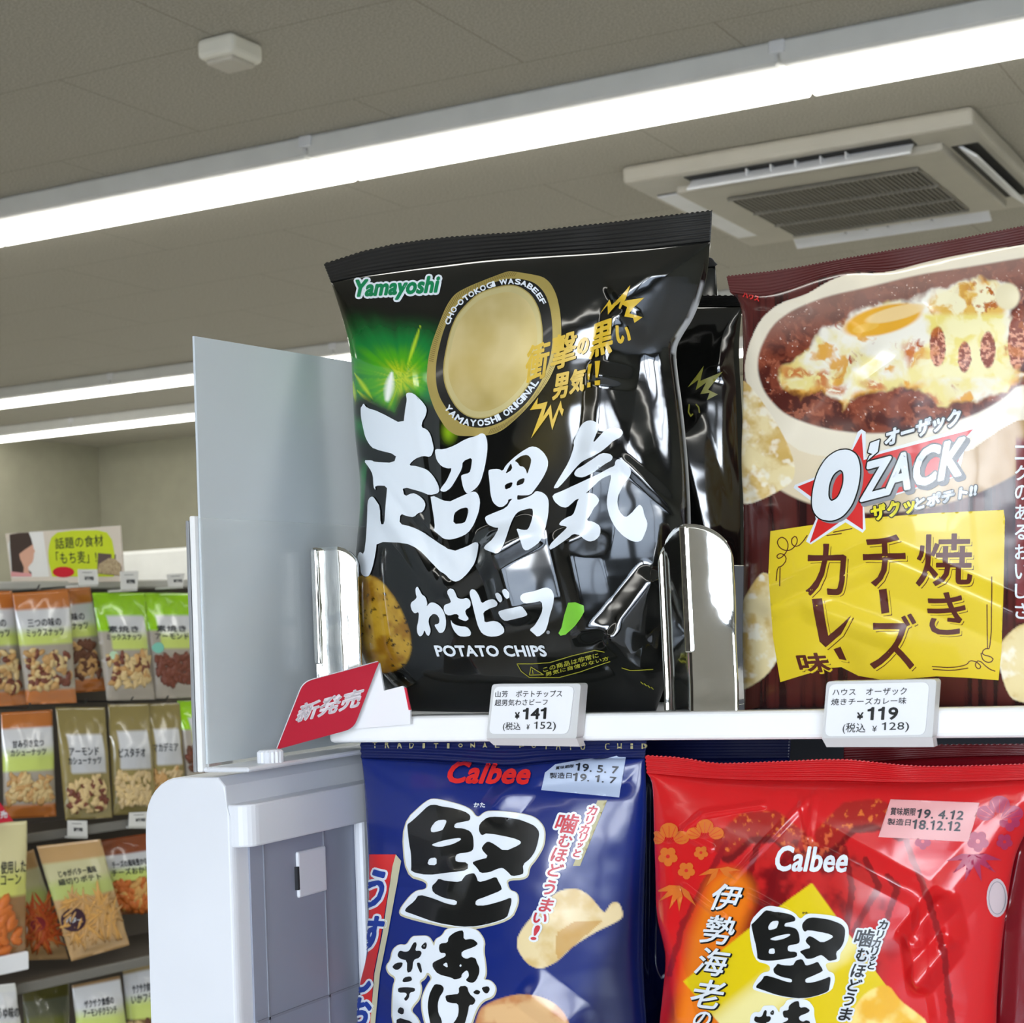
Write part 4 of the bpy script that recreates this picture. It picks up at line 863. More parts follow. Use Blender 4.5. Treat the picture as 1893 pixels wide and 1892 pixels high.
for q in ((845,535,905,525,925,710,865,720), (335,605,410,600,462,885,635,735,560,870,440,972,395,930), (500,985,555,965,602,1072,545,1062)):
    p = YPN(*q); ink.line([[(a+sh[0], b+sh[1]) for a, b in p]], 1.5, K_CH, 1, closed=True); ink.poly(shape([(a+sh[0]*.45, b+sh[1]*.45) for a, b in p]), K_YP, 2, bold=4); ink.poly(shape(p), K_CH, 3)
for q in ((300,125,270,170,230,210,185,200,180,150,215,125,230,170,200,220,150,245,90,220,70,170,100,135,140,150,160,200,140,260,90,305,65,285,90,260,130,270,145,310,110,360,75,365,65,470), (95,370,92,510), (450,125,560,110), (500,100,640,72), (1700,440,1698,985,1640,985,1622,1030,1680,1040,1720,1060,1690,1095,1630,1075,1620,1020), (1665,650,1668,985), (1250,1120,1400,1130,1515,1108,1530,1075,1580,1080,1625,1120,1600,1145,1570,1110,1600,1065,1680,1140,1725,1155), (1255,1142,1400,1152,1520,1132)):
    ink.line([resample(YPN(*q), max(4, len(q)*2), 1).tolist()], 1.9, K_CH, 1)
ink.build('flavour_lettering', T_OZ, 'dark brown flavour lettering')
ink = Ink(S_OZ, 6)
star_w = OZ(850,238,885,260,885,470,990,420,1740,205,1790,235,1770,280,1700,330,1640,620,870,850,885,1050,860,1080,720,995,440,1175,400,1150,480,970,455,830,300,715,310,690,480,625,540,480,770,400,820,260)
star_r = OZ(852,268,868,490,1000,440,1755,238,1690,312,1600,620,860,840,862,1055,720,960,430,1165,500,960,460,800,332,705,480,645,560,480,780,405)
ink.poly(shape(star_w), K_W, 1); ink.poly(shape(star_r), K_R, 2)
o_out = OZ(450,850,460,720,500,580,570,470,660,410,750,402,820,450,845,560,830,700,780,850,700,950,610,985,520,970,470,920); o_in = OZ(582,790,588,690,622,605,680,562,708,590,708,680,668,790,610,828)
o_out, o_in = soft(o_out, 3), soft(o_in, 3)
off = lambda p, dx, dy: [(a+dx, b+dy) for a, b in p]
ink.poly(shape(off(o_out, 5, 4), off(o_in, 5, 4)), K_GR, 3, bold=3); ink.poly(shape(o_out, o_in), K_K, 4, bold=5); ink.poly(shape(o_out, o_in), K_W, 5)
a, b, c = (np.array(p) for p in OZ(905,512,1705,300,850,822)); dd = np.array([5., 5.])
for g in glyphs('ZACK', a+dd, b+dd, c+dd): ink._add(*fill(g, 6), K_GR, 3); ink._add(*stroke(g, 13, 6), K_GR, 3)
for g in glyphs('ZACK', a, b, c): ink._add(*fill(g, 6), K_K, 4); ink._add(*stroke(g, 11, 6), K_K, 4)
ink.text('ZACK', a, b, c, K_W, 5, bold=5.5)
p = OZ(925,350,1000,322,985,420,900,495,918,455,945,440,905,428); ink.poly(shape(p), K_K, 4, bold=4.5); ink.poly(shape(p), K_W, 5)
a, b, c = OZ(1060,248,1655,72,1045,380); ink.text('オーザック', a, b, c, K_W, 9, bold=3.2, outline=(8, K_K, 3))
ink.build('brand_logo', T_OZ, 'white block logo over a red star')
ink = Ink(S_OZ, 6)
a, b, c = OZ(930,868,1275,790,945,985); ink.text('ザクッ', a, b, c, K_YB, 9, bold=3.0, outline=(7, K_K, 3))
a, b, c = OZ(1295,800,1785,680,1285,892); ink.text('とポテト!!', a, b, c, K_W, 9, bold=3.0, outline=(7, K_K, 3))
for i, ch in enumerate('コクのあるおいしさ'): char_at(ink, ch, (1888, 838+36.5*i), (24, 27), K_W, layer=1, bold=1.2)
ink.text('ハウス', (1374, 541), (1404, 549), (1374, 550), K_R, 1, bold=1.2)
ink.build('slogan', T_OZ, 'small yellow and white slogan')

# ---- blue bag
KB, AB = cr(730, 1470, 6.528), cr(710, 1700, 7.8875)
KATA = [shape(KB(160,355,200,330,290,250,420,125,510,120,560,140,680,155,850,200,920,250,915,310,840,325,735,345,720,400,830,405,920,440,955,510,960,650,920,690,760,710,735,760,745,815,890,820,885,910,700,935,400,970,205,935,210,850,205,700,185,600,165,430), KB(440,400,510,310,620,300,635,325,600,400,580,430,450,460), KB(450,600,560,560,700,530,800,520,810,545,700,600,560,630,480,620), KB(400,845,425,765,515,755,515,850)),
        shape(KB(1030,350,1130,265,1240,255,1480,290,1620,340,1700,380,1750,450,1735,560,1700,680,1640,770,1550,840,1560,940,1540,960,1420,985,1370,930,1310,880,1250,890,1150,935,1040,945,1000,880,935,820,1000,790,1145,755,1050,655,1080,600,1130,560,1200,590,1330,685,1520,600,1530,560,1430,520,1120,460,1055,495,1020,430)),
        shape(KB(870,960,960,940,990,980,1015,1055,1120,1030,1230,985,1260,1050,1290,1100,1300,1150,1100,1230,985,1270,980,1335,1100,1335,1300,1280,1410,1235,1415,1290,1385,1400,1360,1480,1200,1540,1000,1585,800,1590,500,1540,200,1430,130,1405,150,1360,250,1280,300,1200,480,1250,640,1310,750,1330,760,1270,600,1240,470,1180,455,1100,510,1050,540,1010,620,1040,800,1050,840,990))]
AGE = [shape(AB(950,260,1020,200,1100,165,1170,160,1170,300,1300,280,1385,350,1330,400,1140,465,1140,540,1215,580,1280,545,1350,570,1360,620,1400,700,1400,780,1360,880,1310,925,1240,915,1200,880,1250,830,1240,760,1210,740,1140,800,1140,850,1040,880,1000,850,800,800,720,700,720,630,800,590,910,540,910,490,830,490,810,420,825,350,940,340), AB(860,660,930,620,945,710), AB(1105,680,1125,650,1145,670,1130,695)),
       shape(AB(755,940,850,955,885,1000,870,1060,820,1130,790,1240,800,1370,845,1450,860,1600,700,1600,660,1400,645,1250,670,1100,710,1010)), shape(AB(1100,975,1220,965,1250,1080,1350,1165,1320,1240,1250,1245,1235,1350,1190,1514,1150,1600,950,1600,1080,1430,1100,1330,1090,1225,990,1220,920,1200,900,1110,1000,1095,1105,1085)), shape(AB(1305,1060,1360,1020,1420,1050,1390,1095,1340,1090)), shape(AB(1425,990,1530,970,1555,1020,1520,1080,1470,1070)),
       shape(AB(380,460,440,340,480,330,490,370,465,460,540,455,565,490,530,560,440,590,420,760,345,785,350,600,250,580,205,530,240,450,320,475)), shape(AB(125,700,190,635,290,630,270,700,200,750)), shape(AB(490,630,540,630,570,760,545,790,500,690)), shape(AB(550,390,620,325,640,370,620,435,570,430), AB(585,385,605,375,600,400)),
       shape(AB(275,920,300,850,400,830,425,880,390,910)), shape(AB(215,1000,330,990,460,1000,465,1050,385,1070,375,1150,330,1195,300,1160,345,1110,335,1070,220,1070)), shape(AB(205,1350,240,1270,310,1300,295,1390)), shape(AB(200,1420,440,1490,430,1600,195,1600))]
W1 = KB(100,340,400,60,520,48,900,150,1000,290,1100,200,1200,190,1500,220,1700,270,1810,400,1800,600,1700,770,1620,860,1600,1000,1340,1010,1380,1150,1480,1180,1490,1300,1400,1500,850,1630,100,1460,60,1390,240,1160,400,1140,400,1030,140,960)
W2 = AB(45,680,110,600,140,440,230,365,340,380,420,250,500,245,650,240,710,330,740,400,760,290,860,240,930,120,1340,120,1470,300,1450,450,1480,640,1490,800,1450,880,1560,890,1640,990,1600,1120,1450,1170,1350,1300,1250,1600,640,1600,570,1350,560,1150,640,960,720,850,640,760,600,850,520,900,550,1000,520,1150,430,1250,390,1330,500,1440,560,1600,130,1600,140,1000,190,850,80,780)
W1, W2 = soft(W1, 2), soft(W2, 2); KATA = [[soft(q) for q in s] for s in KATA]; AGE = [[soft(q) for q in s] for s in AGE]
ink = Ink(S_BLUE, 7)
for w in (W1, W2): ink.poly(shape([(a, b+1.5) for a, b in w]), K_BE, 1, bold=5); ink.poly(shape(w), K_W, 2)
for s in KATA+AGE: ink.poly(s, K_K, 4)
ink.text('かた', (877, 1485), (898, 1485), (877, 1493), K_W, 2, bold=.8)
ink.build('title_lettering', T_BLUE, 'black brush lettering outlined in white')
SB = cr(660, 1340, 3.380); ink = Ink(S_BLUE, 6); a, b, c = SB(605,240,1112,250,556,366); ink.text('Calbee', a, b, c, K_CAL, 6, bold=4.0); ink.build('maker_logo', T_BLUE, 'red italic logo')
ST = cr(960, 1380, 4.979); ink = Ink(S_BLUE, 4); ink.poly(shape(ST(335,175,600,130,900,95,985,98,920,475,205,410,240,250)), K_STB, 3)
for s, q, bd in (('19. 5. 7', (530,170,920,188,520,232), 1.0), ('19. 1. 7', (505,250,898,282,495,316), 1.0), ('製造日', (290,255,490,250,285,300), .3), ('賞味期限', (345,200,510,180,340,228), .3)):
    a, b, c = ST(*q); ink.text(s, a, b, c, K_NAVY, 8, bold=bd)
ink.build('date_sticker', T_BLUE, 'pale blue date sticker')
ink = Ink(S_BLUE, 6); ink.poly(shape(ST(720,500,808,500,560,1102,495,1102)), K_KH, 1)
for ch, x, y, w, h in (('噛', 445, 712, 190, 175), ('む', 428, 872, 112, 112), ('ほ', 372, 1002, 128, 118), ('ど', 338, 1140, 122, 112), ('う', 282, 1300, 95, 130), ('ま', 255, 1462, 112, 118), ('い', 196, 1582, 120, 85), ('!', 155, 1715, 45, 130), ('カ', 675, 592, 78, 80), ('リ', 648, 682, 58, 72), ('カ', 604, 764, 74, 78), ('リ', 588, 842, 58, 72), ('ッ', 560, 912, 44, 40), ('と', 535, 985, 58, 66)):
    p = ST(x, y)[0]; char_at(ink, ch, p, (w/4.979, h/4.979), K_CR, .12, .25, layer=5, bold=1.5, outline=(9.5, K_W, 2))
ink.build('slogan', T_BLUE, 'red vertical slogan with white edging')
ink = Ink(S_BLUE, 6)
ink.poly(shape([(684, 1580), (733, 1580), (726, 1604), (704, 1740), (692, 1800), (686, 1892), (680, 2000), (640, 2000), (652, 1892), (664, 1830), (682, 1760), (684, 1640)]), K_R, 1); ink.poly(shape([(733, 1580), (743, 1592), (718, 1730), (704, 1800), (695, 1892), (690, 2000), (680, 2000), (686, 1892), (694, 1800), (708, 1730), (727, 1602)]), K_BE, 2)
for ch, c, s in (('う', (696, 1644), (28, 66)), ('す', (690, 1726), (34, 60)), ('し', (676, 1808), (24, 52)), ('お', (668, 1872), (34, 50))): char_at(ink, ch, c, s, K_BLUE, .05, .15, layer=4, bold=5, outline=(13, K_W, 2))
ink.build('side_banner', T_BLUE, 'red side banner with blue lettering')
ink = Ink(S_BLUE, 5)
for i, ch in enumerate('TRADITIONAL POTATO CHIPS'):
    if ch != ' ': char_at(ink, ch, (694+22.6*i, 1377+.2*i), (4 if ch == 'I' else 8, 9.5), K_KH, layer=3, bold=.6)
ink.build('seal_lettering', T_BLUE, 'small gold lettering along the seal')
# ---- red bag
RD = cr(1180, 1340, 2.655)
src = np.array(KB(160, 355, 1750, 450, 800, 1590)+AB(1170, 160)); dst = np.array(crop(1370, 1640, 7.509, (150, 520, 1450, 580, 790, 1535, 795, 1590)))
Af = np.linalg.lstsq(np.c_[src, np.ones(4)], dst, rcond=None)[0]; tr = lambda pl: (np.c_[np.array(pl), np.ones(len(pl))]@Af).tolist()
ink = Ink(S_RED, 7)
for w in (W1, W2): ink.poly(shape(tr(w)), K_W, 2)
for s in KATA+AGE: ink.poly([tr(q) for q in s], K_K, 4)
ink.text('かた', (1484, 1686), (1494, 1686), (1484, 1690), K_K, 3, bold=.4)
ink.build('title_lettering', T_RED, 'black brush lettering outlined in white')
ink = Ink(S_RED, 6); a, b, c = RD(692,598,1042,605,668,716); ink.text('Calbee', a, b, c, K_W, 3, bold=3.2); ink.build('maker_logo', T_RED, 'white italic logo')
ink = Ink(S_RED, 4); ink.poly(shape(RD(1240,370,1675,385,1620,575,1180,553)), K_STP, 3)
for s, q, bd in (('19. 4.12', (1375,418,1602,425,1365,460), 1.1), ('18.12.12', (1352,468,1586,478,1345,512), 1.1), ('賞味期限', (1245,410,1366,414,1240,446), .4), ('製造日', (1230,462,1342,466,1225,494), .4)):
    a, b, c = RD(*q); ink.text(s, a, b, c, K_NAVY, 8, bold=bd)
ink.build('date_sticker', T_RED, 'pale pink date sticker')
ink = Ink(S_RED, 6)
for ch, x, y, s in (('伊', 435, 850, 138), ('勢', 402, 1008, 145), ('海', 370, 1164, 140), ('老', 346, 1322, 145), ('の', 318, 1446, 80)):
    p = np.array(RD(x, y)[0]); w = s/2.655
    char_at(ink, ch, p+1.6, (w, w*.92), K_K, .12, .3, layer=4, bold=4.2); char_at(ink, ch, p, (w, w*.92), K_W, .12, .3, layer=5, bold=1.6)
ink.build('flavour_lettering', T_RED, 'white vertical lettering with black shadow')
ink = Ink(S_RED, 6)
for ch, x, y, w, h in (('噛', 1112, 1046, 88, 86), ('む', 1102, 1130, 56, 60), ('ほ', 1083, 1208, 64, 62), ('ど', 1064, 1278, 60, 58), ('う', 1036, 1348, 50, 62), ('ま', 1020, 1420, 58, 60), ('カ', 1203, 982, 40, 42), ('リ', 1188, 1030, 30, 38), ('カ', 1170, 1072, 38, 42), ('リ', 1160, 1114, 30, 38), ('ッ', 1152, 1148, 24, 22), ('と', 1146, 1182, 30, 34)):
    char_at(ink, ch, RD(x, y)[0], (w/2.655, h/2.655), K_K, .1, .22, layer=5, bold=1.3, outline=(8.5, K_W, 2))
ink.build('slogan', T_RED, 'black vertical slogan with white edging')
ink = Ink(S_RED, 6); ink.poly(circ((1842, 1660), 19, 20, 36), mat('ink_pale_pink', (206, 186, 190), .4), 1); ink.line([circ((1842, 1660), 15, 20, 30)], 1.2, K_GR, 3, closed=True); ink.build('round_mark', T_RED, 'pale round mark by the right edge')
ink = Ink(S_RED, 6)
def flower(c, r, m):
    for i in range(5):
        a = 2*math.pi*i/5+.3; ink.poly(circ((c[0]+.55*r*math.cos(a), c[1]+.55*r*math.sin(a)), r*.42, 10), m, 1)
    ink.poly(circ(c, r*.2, 8), K_R, 2)
def pine(c, w, m):
    for dx, dy, r in ((-.34, .05, .30), (0, -.16, .34), (.34, .05, .30)): ink.poly(circ((c[0]+dx*w, c[1]+dy*w), r*w*.75, 14, r*w*.62), m, 1)
    for i in range(9): ink.line([(c[0], c[1]+.22*w), (c[0]+w*.5*math.cos(math.pi*(1+i/8)), c[1]+.1*w+w*.38*math.sin(math.pi*(1+i/8)))], .9, K_R, 2)
def bamboo(c, L, angs, m):
    for a in angs:
        d = np.array([math.cos(a), math.sin(a)]); n = np.array([-d[1], d[0]]); q = np.array(c); ink.poly([tuple(q), tuple(q+d*L*.4+n*L*.12), tuple(q+d*L), tuple(q+d*L*.4-n*L*.12)], m, 1)
pine((1238, 1546), 66, K_OR); pine((1304, 1538), 62, K_OR); flower((1236, 1584), 19, K_OR); flower((1297, 1577), 14, K_OR); flower((1270, 1610), 17, K_OR); bamboo((1258, 1638), 48, (2.9, 2.5, 2.0, 1.6, .9), K_OR); bamboo((1330, 1606), 40, (.1, .6, 2.2, 2.8), K_OR)
ink.build('pattern_print', T_RED, 'gold pine, blossom and bamboo prints')
ink = Ink(S_RED, 6)
pine((1848, 1500), 76, K_PU); flower((1866, 1518), 20, K_PU); flower((1808, 1556), 21, K_PU); flower((1856, 1556), 16, K_PU); bamboo((1800, 1580), 52, (2.9, 2.4, 1.9, 1.3, .7, .2), K_PU); flower((1706, 1556), 16, K_PU)
ink.build('pattern_print', T_RED, 'plum pine, blossom and bamboo prints')

# ------------------------------------------------------------------ price tags and the red sign
m_hold = mat('tag_holder', (206, 206, 206), .4); m_lip = mat('tag_lip', (196, 190, 190), .35); m_card = mat('tag_card', (236, 237, 240), .6); K_T = mat('tag_ink', (40, 40, 42), .6); K_TB = mat('tag_bold_ink', (12, 12, 12), .6)
def rounded(q, r):
    q = np.array(q, float); out = []
    for i in range(4):
        a, b, c = q[i-1], q[i], q[(i+1) % 4]; u = (a-b)/np.linalg.norm(a-b); v = (c-b)/np.linalg.norm(c-b)
        for t in np.linspace(0, 1, 6): p = (1-t)**2*(b+u*r)+2*t*(1-t)*b+t*t*(b+v*r); out.append(p)
    return out
def price_tag(label, k, hq, lq, cq, texts):
    Yf = YS-.0125; f = lambda q, y: [on(a, b, 1, y) for a, b in k(*q)]
    H = f(hq, Yf); t = thing('price_tag', label, 'price tag', np.mean(H, 0), 'price tags on the white rail')
    obj('holder', prism(bmesh.new(), rounded(H, .0018), (0, .0075, 0)), m_hold, t)
    L = f(lq, Yf-.0004); obj('lip', prism(bmesh.new(), L, (0, .006, 0)), m_lip, t)
    P = rounded(f(cq, Yf-.0008), .003); c = obj('card', prism(bmesh.new(), P, (0, .0006, 0)), m_card, t)
    ink = Ink(Surf([c]), 40)
    for s, q, b in texts:
        a, d, e = k(*q); ink.text(s, a, d, e, K_TB if b else K_T, 0, bold=b if b else .25)
    ink.build('lettering', t)
price_tag('left price tag reading 141 yen below the black bag', cr(890, 1250, 9.465), (185,145,1740,135,1660,1110,85,1100), (85,1095,1665,1095,1720,1238,215,1214), (228,186,1625,182,1520,1015,128,1015),
          [('山芳', (250,265,470,260,245,375), 0), ('ポテトチップス', (615,258,1420,250,605,375), 0), ('超男気わさビーフ', (245,413,1165,403,235,525), 0), ('¥', (597,640,672,635,590,755), 1.2), ('141', (742,570,1137,560,730,755), 1.9), ('(税込', (385,810,690,815,380,965), 0), ('¥', (800,850,850,850,790,940), 0), ('152)', (928,800,1310,800,920,965), 0)])
price_tag('right price tag reading 119 yen below the brown bag', cr(1500, 1240, 7.281), (205,148,1685,118,1625,930,140,930), (140,915,1630,900,1650,1030,205,1032), (240,186,1588,158,1530,868,178,888),
          [('ハウス', (290,250,600,245,285,335), 0), ('オーザック', (745,238,1290,228,735,335), 0), ('焼きチーズカレー味', (275,378,1285,358,265,470), 0), ('¥', (622,568,702,565,615,660), 1.2), ('119', (767,500,1170,492,755,665), 1.9), ('(税込', (430,705,735,712,420,850), 0), ('¥', (825,745,885,745,818,825), 0), ('128)', (952,698,1320,690,945,835), 0)])
# red folded sign clipped to the rail
RS = cr(500, 960, 4.112)
t = thing('shelf_sign', 'red slanted sign with white lettering clipped at the left end of the rail', 'sign', on(690, 1310, 1, YS-.01))
ya, yb = YS-.0110, YS-.040
Q = [on(*RS(825, 1085)[0], 1, ya), on(*RS(632, 1592)[0], 1, ya), on(*RS(50, 1752)[0], 1, yb), on(*RS(252, 1242)[0], 1, yb)]
nrm = np.cross(np.array(Q[1])-Q[0], np.array(Q[3])-Q[0]); nrm /= np.linalg.norm(nrm); nrm = nrm if nrm[1] < 0 else -nrm
out = []; q = np.array(Q)
for i in range(4):
    a, b, c = q[i-1], q[i], q[(i+1) % 4]; r = .0045 if i in (1, 3) else .0004; u = (a-b)/np.linalg.norm(a-b); v = (c-b)/np.linalg.norm(c-b)
    for s in np.linspace(0, 1, 6): out.append((1-s)**2*(b+u*r)+2*s*(1-s)*b+s*s*(b+v*r))
obj('backing', prism(bmesh.new(), [p-nrm*.0004 for p in out], tuple(-nrm*.0008)), m_card, t)
fc = obj('red_face', prism(bmesh.new(), [p+nrm*.0001 for p in out], tuple(-nrm*.0004)), mat('sign_red', (196, 26, 52), .5), t)
ink = Ink(Surf([fc]), 30); a, b, c = RS(236,1408,712,1282,186,1548); ink.text('新発売', a, b, c, mat('sign_white', (240, 232, 236), .5), 0, bold=3.0); ink.build('lettering', t, 'white lettering')
V = [on(*p, 1, YS-.0075) for p in RS(825,1095,862,1306,1000,1270,1025,1285,1062,1452,1062,1560,600,1600)]
obj('clip', prism(bmesh.new(), V, (0, .0012, 0)), m_card, t)
V = [on(*p, 1, YS-.0078) for p in RS(1015,1280,1032,1285,1066,1452,1050,1452)]
obj('red_edge', prism(bmesh.new(), V, (0, .0006, 0)), MATS['sign_red'], t)

# ------------------------------------------------------------------ snack rack in the background
RA = math.radians(12); RD_ = np.array([math.sin(RA), math.cos(RA), 0]); RN = np.array([math.cos(RA), -math.sin(RA), 0]); RO = CAM+ray(80, 1200)*3.1
def rp(px, py, off=0.0): return onplane(px, py, RO+RN*off, RN)
def rloc(p): q = np.asarray(p)-RO; return q@RD_, q@RN, p[2]
RM = Matrix(((RD_[0], -RN[0], 0, RO[0]), (RD_[1], -RN[1], 0, RO[1]), (0, 0, 1, 0), (0, 0, 0, 1)))   # x along the rack, y away from the viewer
m_rk = mat('rack_grey', (186, 186, 180), .5); m_rkd = mat('rack_back', (92, 84, 74), .8); m_wire = mat('hook_wire', (70, 70, 68), .35, metal=.7)
rack = thing('snack_rack', 'tall rack with rows of hanging nut and snack pouches, left background', 'rack', (RO[0], RO[1], 0))
x0, x1 = rloc(rp(-330, 1200))[0], rloc(rp(520, 1200))[0]; ztop = rp(120, 1082)[2]
obj('back_panel', newbox(x0, x1, .16, .19, .1, ztop, Mx=RM), m_rkd, rack)
obj('top_rail', newbox(x0, x1, .10, .19, ztop-.004, ztop+.012, .003, 1, RM), m_rk, rack)
obj('base', newbox(x0, x1, -.30, .19, .02, .16, .01, 1, RM), m_rk, rack)
for i, py in enumerate((1537, 1795)):
    z = rp(100, py)[2]
    obj('shelf', newbox(x0, x1, .0 if i == 0 else -.05, .16, z-.012, z, .002, 1, RM), m_rkd, rack)
    obj('shelf_lip', newbox(x0, x1, -.012 if i == 0 else -.062, -.001 if i == 0 else -.051, z-.014, z+.003, .002, 1, RM), mat('rack_dark_lip', (112, 110, 104), .4), rack)
_a = rp(-60, 1785, .10); _b = rp(51, 1777, .10); zl = (_a[2]+_b[2])/2
obj('tray_front', newbox(rloc(_a)[0], rloc(_b)[0], -.105, -.095, zl-.02, zl+.01, .002, 1, RM), m_white, rack)
NUT = {'almond': mat('almond_skin', (112, 58, 40), .5), 'tan': mat('peanut_tan', (190, 148, 92), .5), 'cashew': mat('cashew_cream', (206, 180, 128), .5), 'dark': mat('walnut_brown', (96, 56, 34), .6), 'orange': mat('cracker_orange', (200, 106, 38), .5), 'red': mat('stick_orange_red', (196, 82, 30), .5), 'gold': mat('stick_gold', (206, 156, 84), .5), 'pista': mat('pistachio_shell', (196, 172, 128), .5)}
_U = [(math.cos(2*math.pi*j/7)*math.sin(math.pi*i/4), math.sin(2*math.pi*j/7)*math.sin(math.pi*i/4), math.cos(math.pi*i/4)) for i in (1, 2, 3) for j in range(7)]+[(0, 0, 1), (0, 0, -1)]
_UF = [[i*7+j, i*7+(j+1) % 7, (i+1)*7+(j+1) % 7, (i+1)*7+j] for i in range(2) for j in range(7)]+[[21, j, (j+1) % 7] for j in range(7)][:0]+[[21, (j+1) % 7, j] for j in range(7)]+[[22, 14+j, 14+(j+1) % 7] for j in range(7)]
_U = np.array(_U)
def pouch(label, quad, off, scheme, texts=(), kinds=('tan',), group=None, seed=0, bul=.016, nb=80, size=.0105, bend=0.0, stick=False, spot=None):
    rg = np.random.default_rng(seed+3); tl, tr, br, bl = (np.array(quad[i:i+2], float) for i in (0, 2, 4, 6)); nu, nv = 26, 36
    u = np.linspace(0, 1, nu)[None, :, None]; v = np.linspace(0, 1, nv)[:, None, None]
    uv2px = lambda a, b: (1-b)*((1-a)*tl+a*tr)+b*((1-a)*bl+a*br)
    P = uv2px(u, v); D = rays(P); p0 = RO+RN*off; t = ((p0-CAM)@RN)/(D@RN); Q = CAM+D*t[..., None]; uu, vv = u[..., 0], v[..., 0]
    h = bul*(4*uu*(1-uu))**.6*np.clip(sstep(.04, .45, vv)*sstep(1.0, .86, vv), 0, 1); h = h+.004*(pnoise(np.stack([uu*4+0*vv, vv*5+0*uu], -1), 1.0, seed, 3)-.5)*sstep(0, .1, vv)
    Qf = Q+RN*h[..., None]; Qb = Q-RN*(.004*(4*uu*(1-uu))*sstep(0, .4, vv)*sstep(1, .8, vv)+.0006)[..., None]
    U = np.broadcast_to(uu, P.shape[:2]); Vv = np.broadcast_to(vv, P.shape[:2]); col = np.zeros(P.shape[:2]+(3,))+lin(scheme['bag'])
    for (ua, ub, va, vb, c0, c1) in scheme['zones']:
        m = ((U >= ua) & (U <= ub) & (Vv >= va) & (Vv <= vb)).astype(float); k = np.clip((Vv-va)/max(vb-va, 1e-3), 0, 1); k = sstep(.4, .75, k)
        col = mixc(col, mixc(np.zeros_like(col)+lin(c0), lin(c1), k), m)
    t = thing('snack_pouch', label, 'snack pouch', Q.min((0, 1)), group)
    o = link('pouch', grid_mesh('pouch', Qf, col, Qb), m_pouch, t, smooth=True)
    S = Surf([o]); wa, wb, va, vb = scheme['win']; V = []; F = []; MI = []
    for i in range(nb):
        a, b = wa+(wb-wa)*rg.random(), va+(vb-va)*rg.random()**.85
        d = ray(*uv2px(a, b)); hh, nn, _, _ = S.t.ray_cast(Vector(CAM), Vector(d).normalized())
        if hh is None: continue
        an = rg.random()*6.28 if not stick else rg.normal(.2, .9)+1.2; e1 = RD_*math.cos(an)+np.array([0, 0, 1])*math.sin(an); e2 = -RD_*math.sin(an)+np.array([0, 0, 1])*math.cos(an)
        s = size*(.8+.4*rg.random()); L, W_, H = ((s*2.6, s*.28, s*.28) if stick else (s, s*.56, s*.42))
        q = _U*np.array([L, W_, H]); q[:, 1] += bend*(q[:, 0]/L)**2*L
        w = np.array(hh)+q[:, :1]*e1+q[:, 1:2]*e2+q[:, 2:]*RN; k = len(V); V += w.tolist(); F += [[k+x for x in f] for f in _UF]; MI += [int(rg.integers(len(kinds)))]*len(_UF)
    if V:
        me = bpy.data.meshes.new('contents'); me.from_pydata(V, [], F); c = link('contents', me, [NUT[k] for k in kinds], t, smooth=True, kind='stuff'); me.polygons.foreach_set('material_index', MI)
    ink = Ink(S, 14)
    for s, ua, ub, va, vb, m, b in texts:
        a, q, c = uv2px(ua, va), uv2px(ub, va), uv2px(ua, vb); ink.text(s, a, q, c, m, 8, bold=b)
    if spot:
        (a, b, r, m, s) = spot; c = uv2px(a, b); ink.poly(circ(c, r, 18), m, 40)
        if s: ink.text(s, c-np.array([r*.6, r*.25]), c+np.array([r*.6, -r*.25]), c-np.array([r*.6, -r*.25]), K_W, 44, bold=.4)
    ink.build('lettering', t); return t
m_pouch = mat('pouch_film', rough=.18, spec=.7, coat=.5, attr='print')
BRN, GRN, KHK, TAN, WHT, LIM, CLR, GRY = (188, 112, 52), (148, 204, 22), (140, 126, 76), (188, 152, 104), (206, 208, 212), (196, 212, 112), (164, 156, 144), (190, 190, 186)
def scheme(top, lab=(.17, .48), band=None, bag=CLR, win=(.1, .9, .52, .86), inset=None, lc=(WHT, LIM)):
    z = [(0, 1, 0, lab[0], top, top)]
    z.append((inset[0], inset[1], inset[2], inset[3], lc[0], lc[1]) if inset else (0, 1, lab[0], lab[1], lc[0], lc[1]))
    if inset: z = [(0, 1, 0, .36, top, top), z[1]]
    if band: z.append((0, 1, .87, 1, band, band))
    return {'bag': bag, 'zones': z, 'win': win}
G1, G2, G3, G4 = ('hanging pouches in the top rack row', 'hanging pouches in the second rack row', 'pouches in the third rack row', 'pouches in the lowest visible rack row')
sB = scheme(BRN, band=BRN); sG = scheme(GRN, inset=(.2, .88, .2, .53), win=(.14, .92, .58, .86)); K_D = K_NAVY
T2 = lambda a, b, va=.24, dv=.075: [(a, .2, .8, va, va+dv, K_D, .5), (b, .16, .84, va+dv+.015, va+2*dv+.01, K_D, .5)]
pouch('brown-topped nut pouch cut by the left frame edge in the top rack row', (-80,1098,22,1092,53,1303,-50,1310), .0, sB, T2('三つの味の', 'ミックスナッツ'), ('tan', 'cashew', 'almond'), G1, 1)
pouch('brown-topped mixed nut pouch, frontmost beside the left frame edge, top rack row', (23,1097,128,1090,142,1300,50,1303), .02, sB, T2('三つの味の', 'ミックスナッツ'), ('tan', 'cashew', 'almond'), G1, 2)
pouch('brown-topped nut pouch half hidden left of the green-topped pouches', (65,1094,167,1084,198,1277,95,1285), -.02, sB, T2('三つの味の', 'ミックスナッツ'), ('dark', 'tan'), G1, 3)
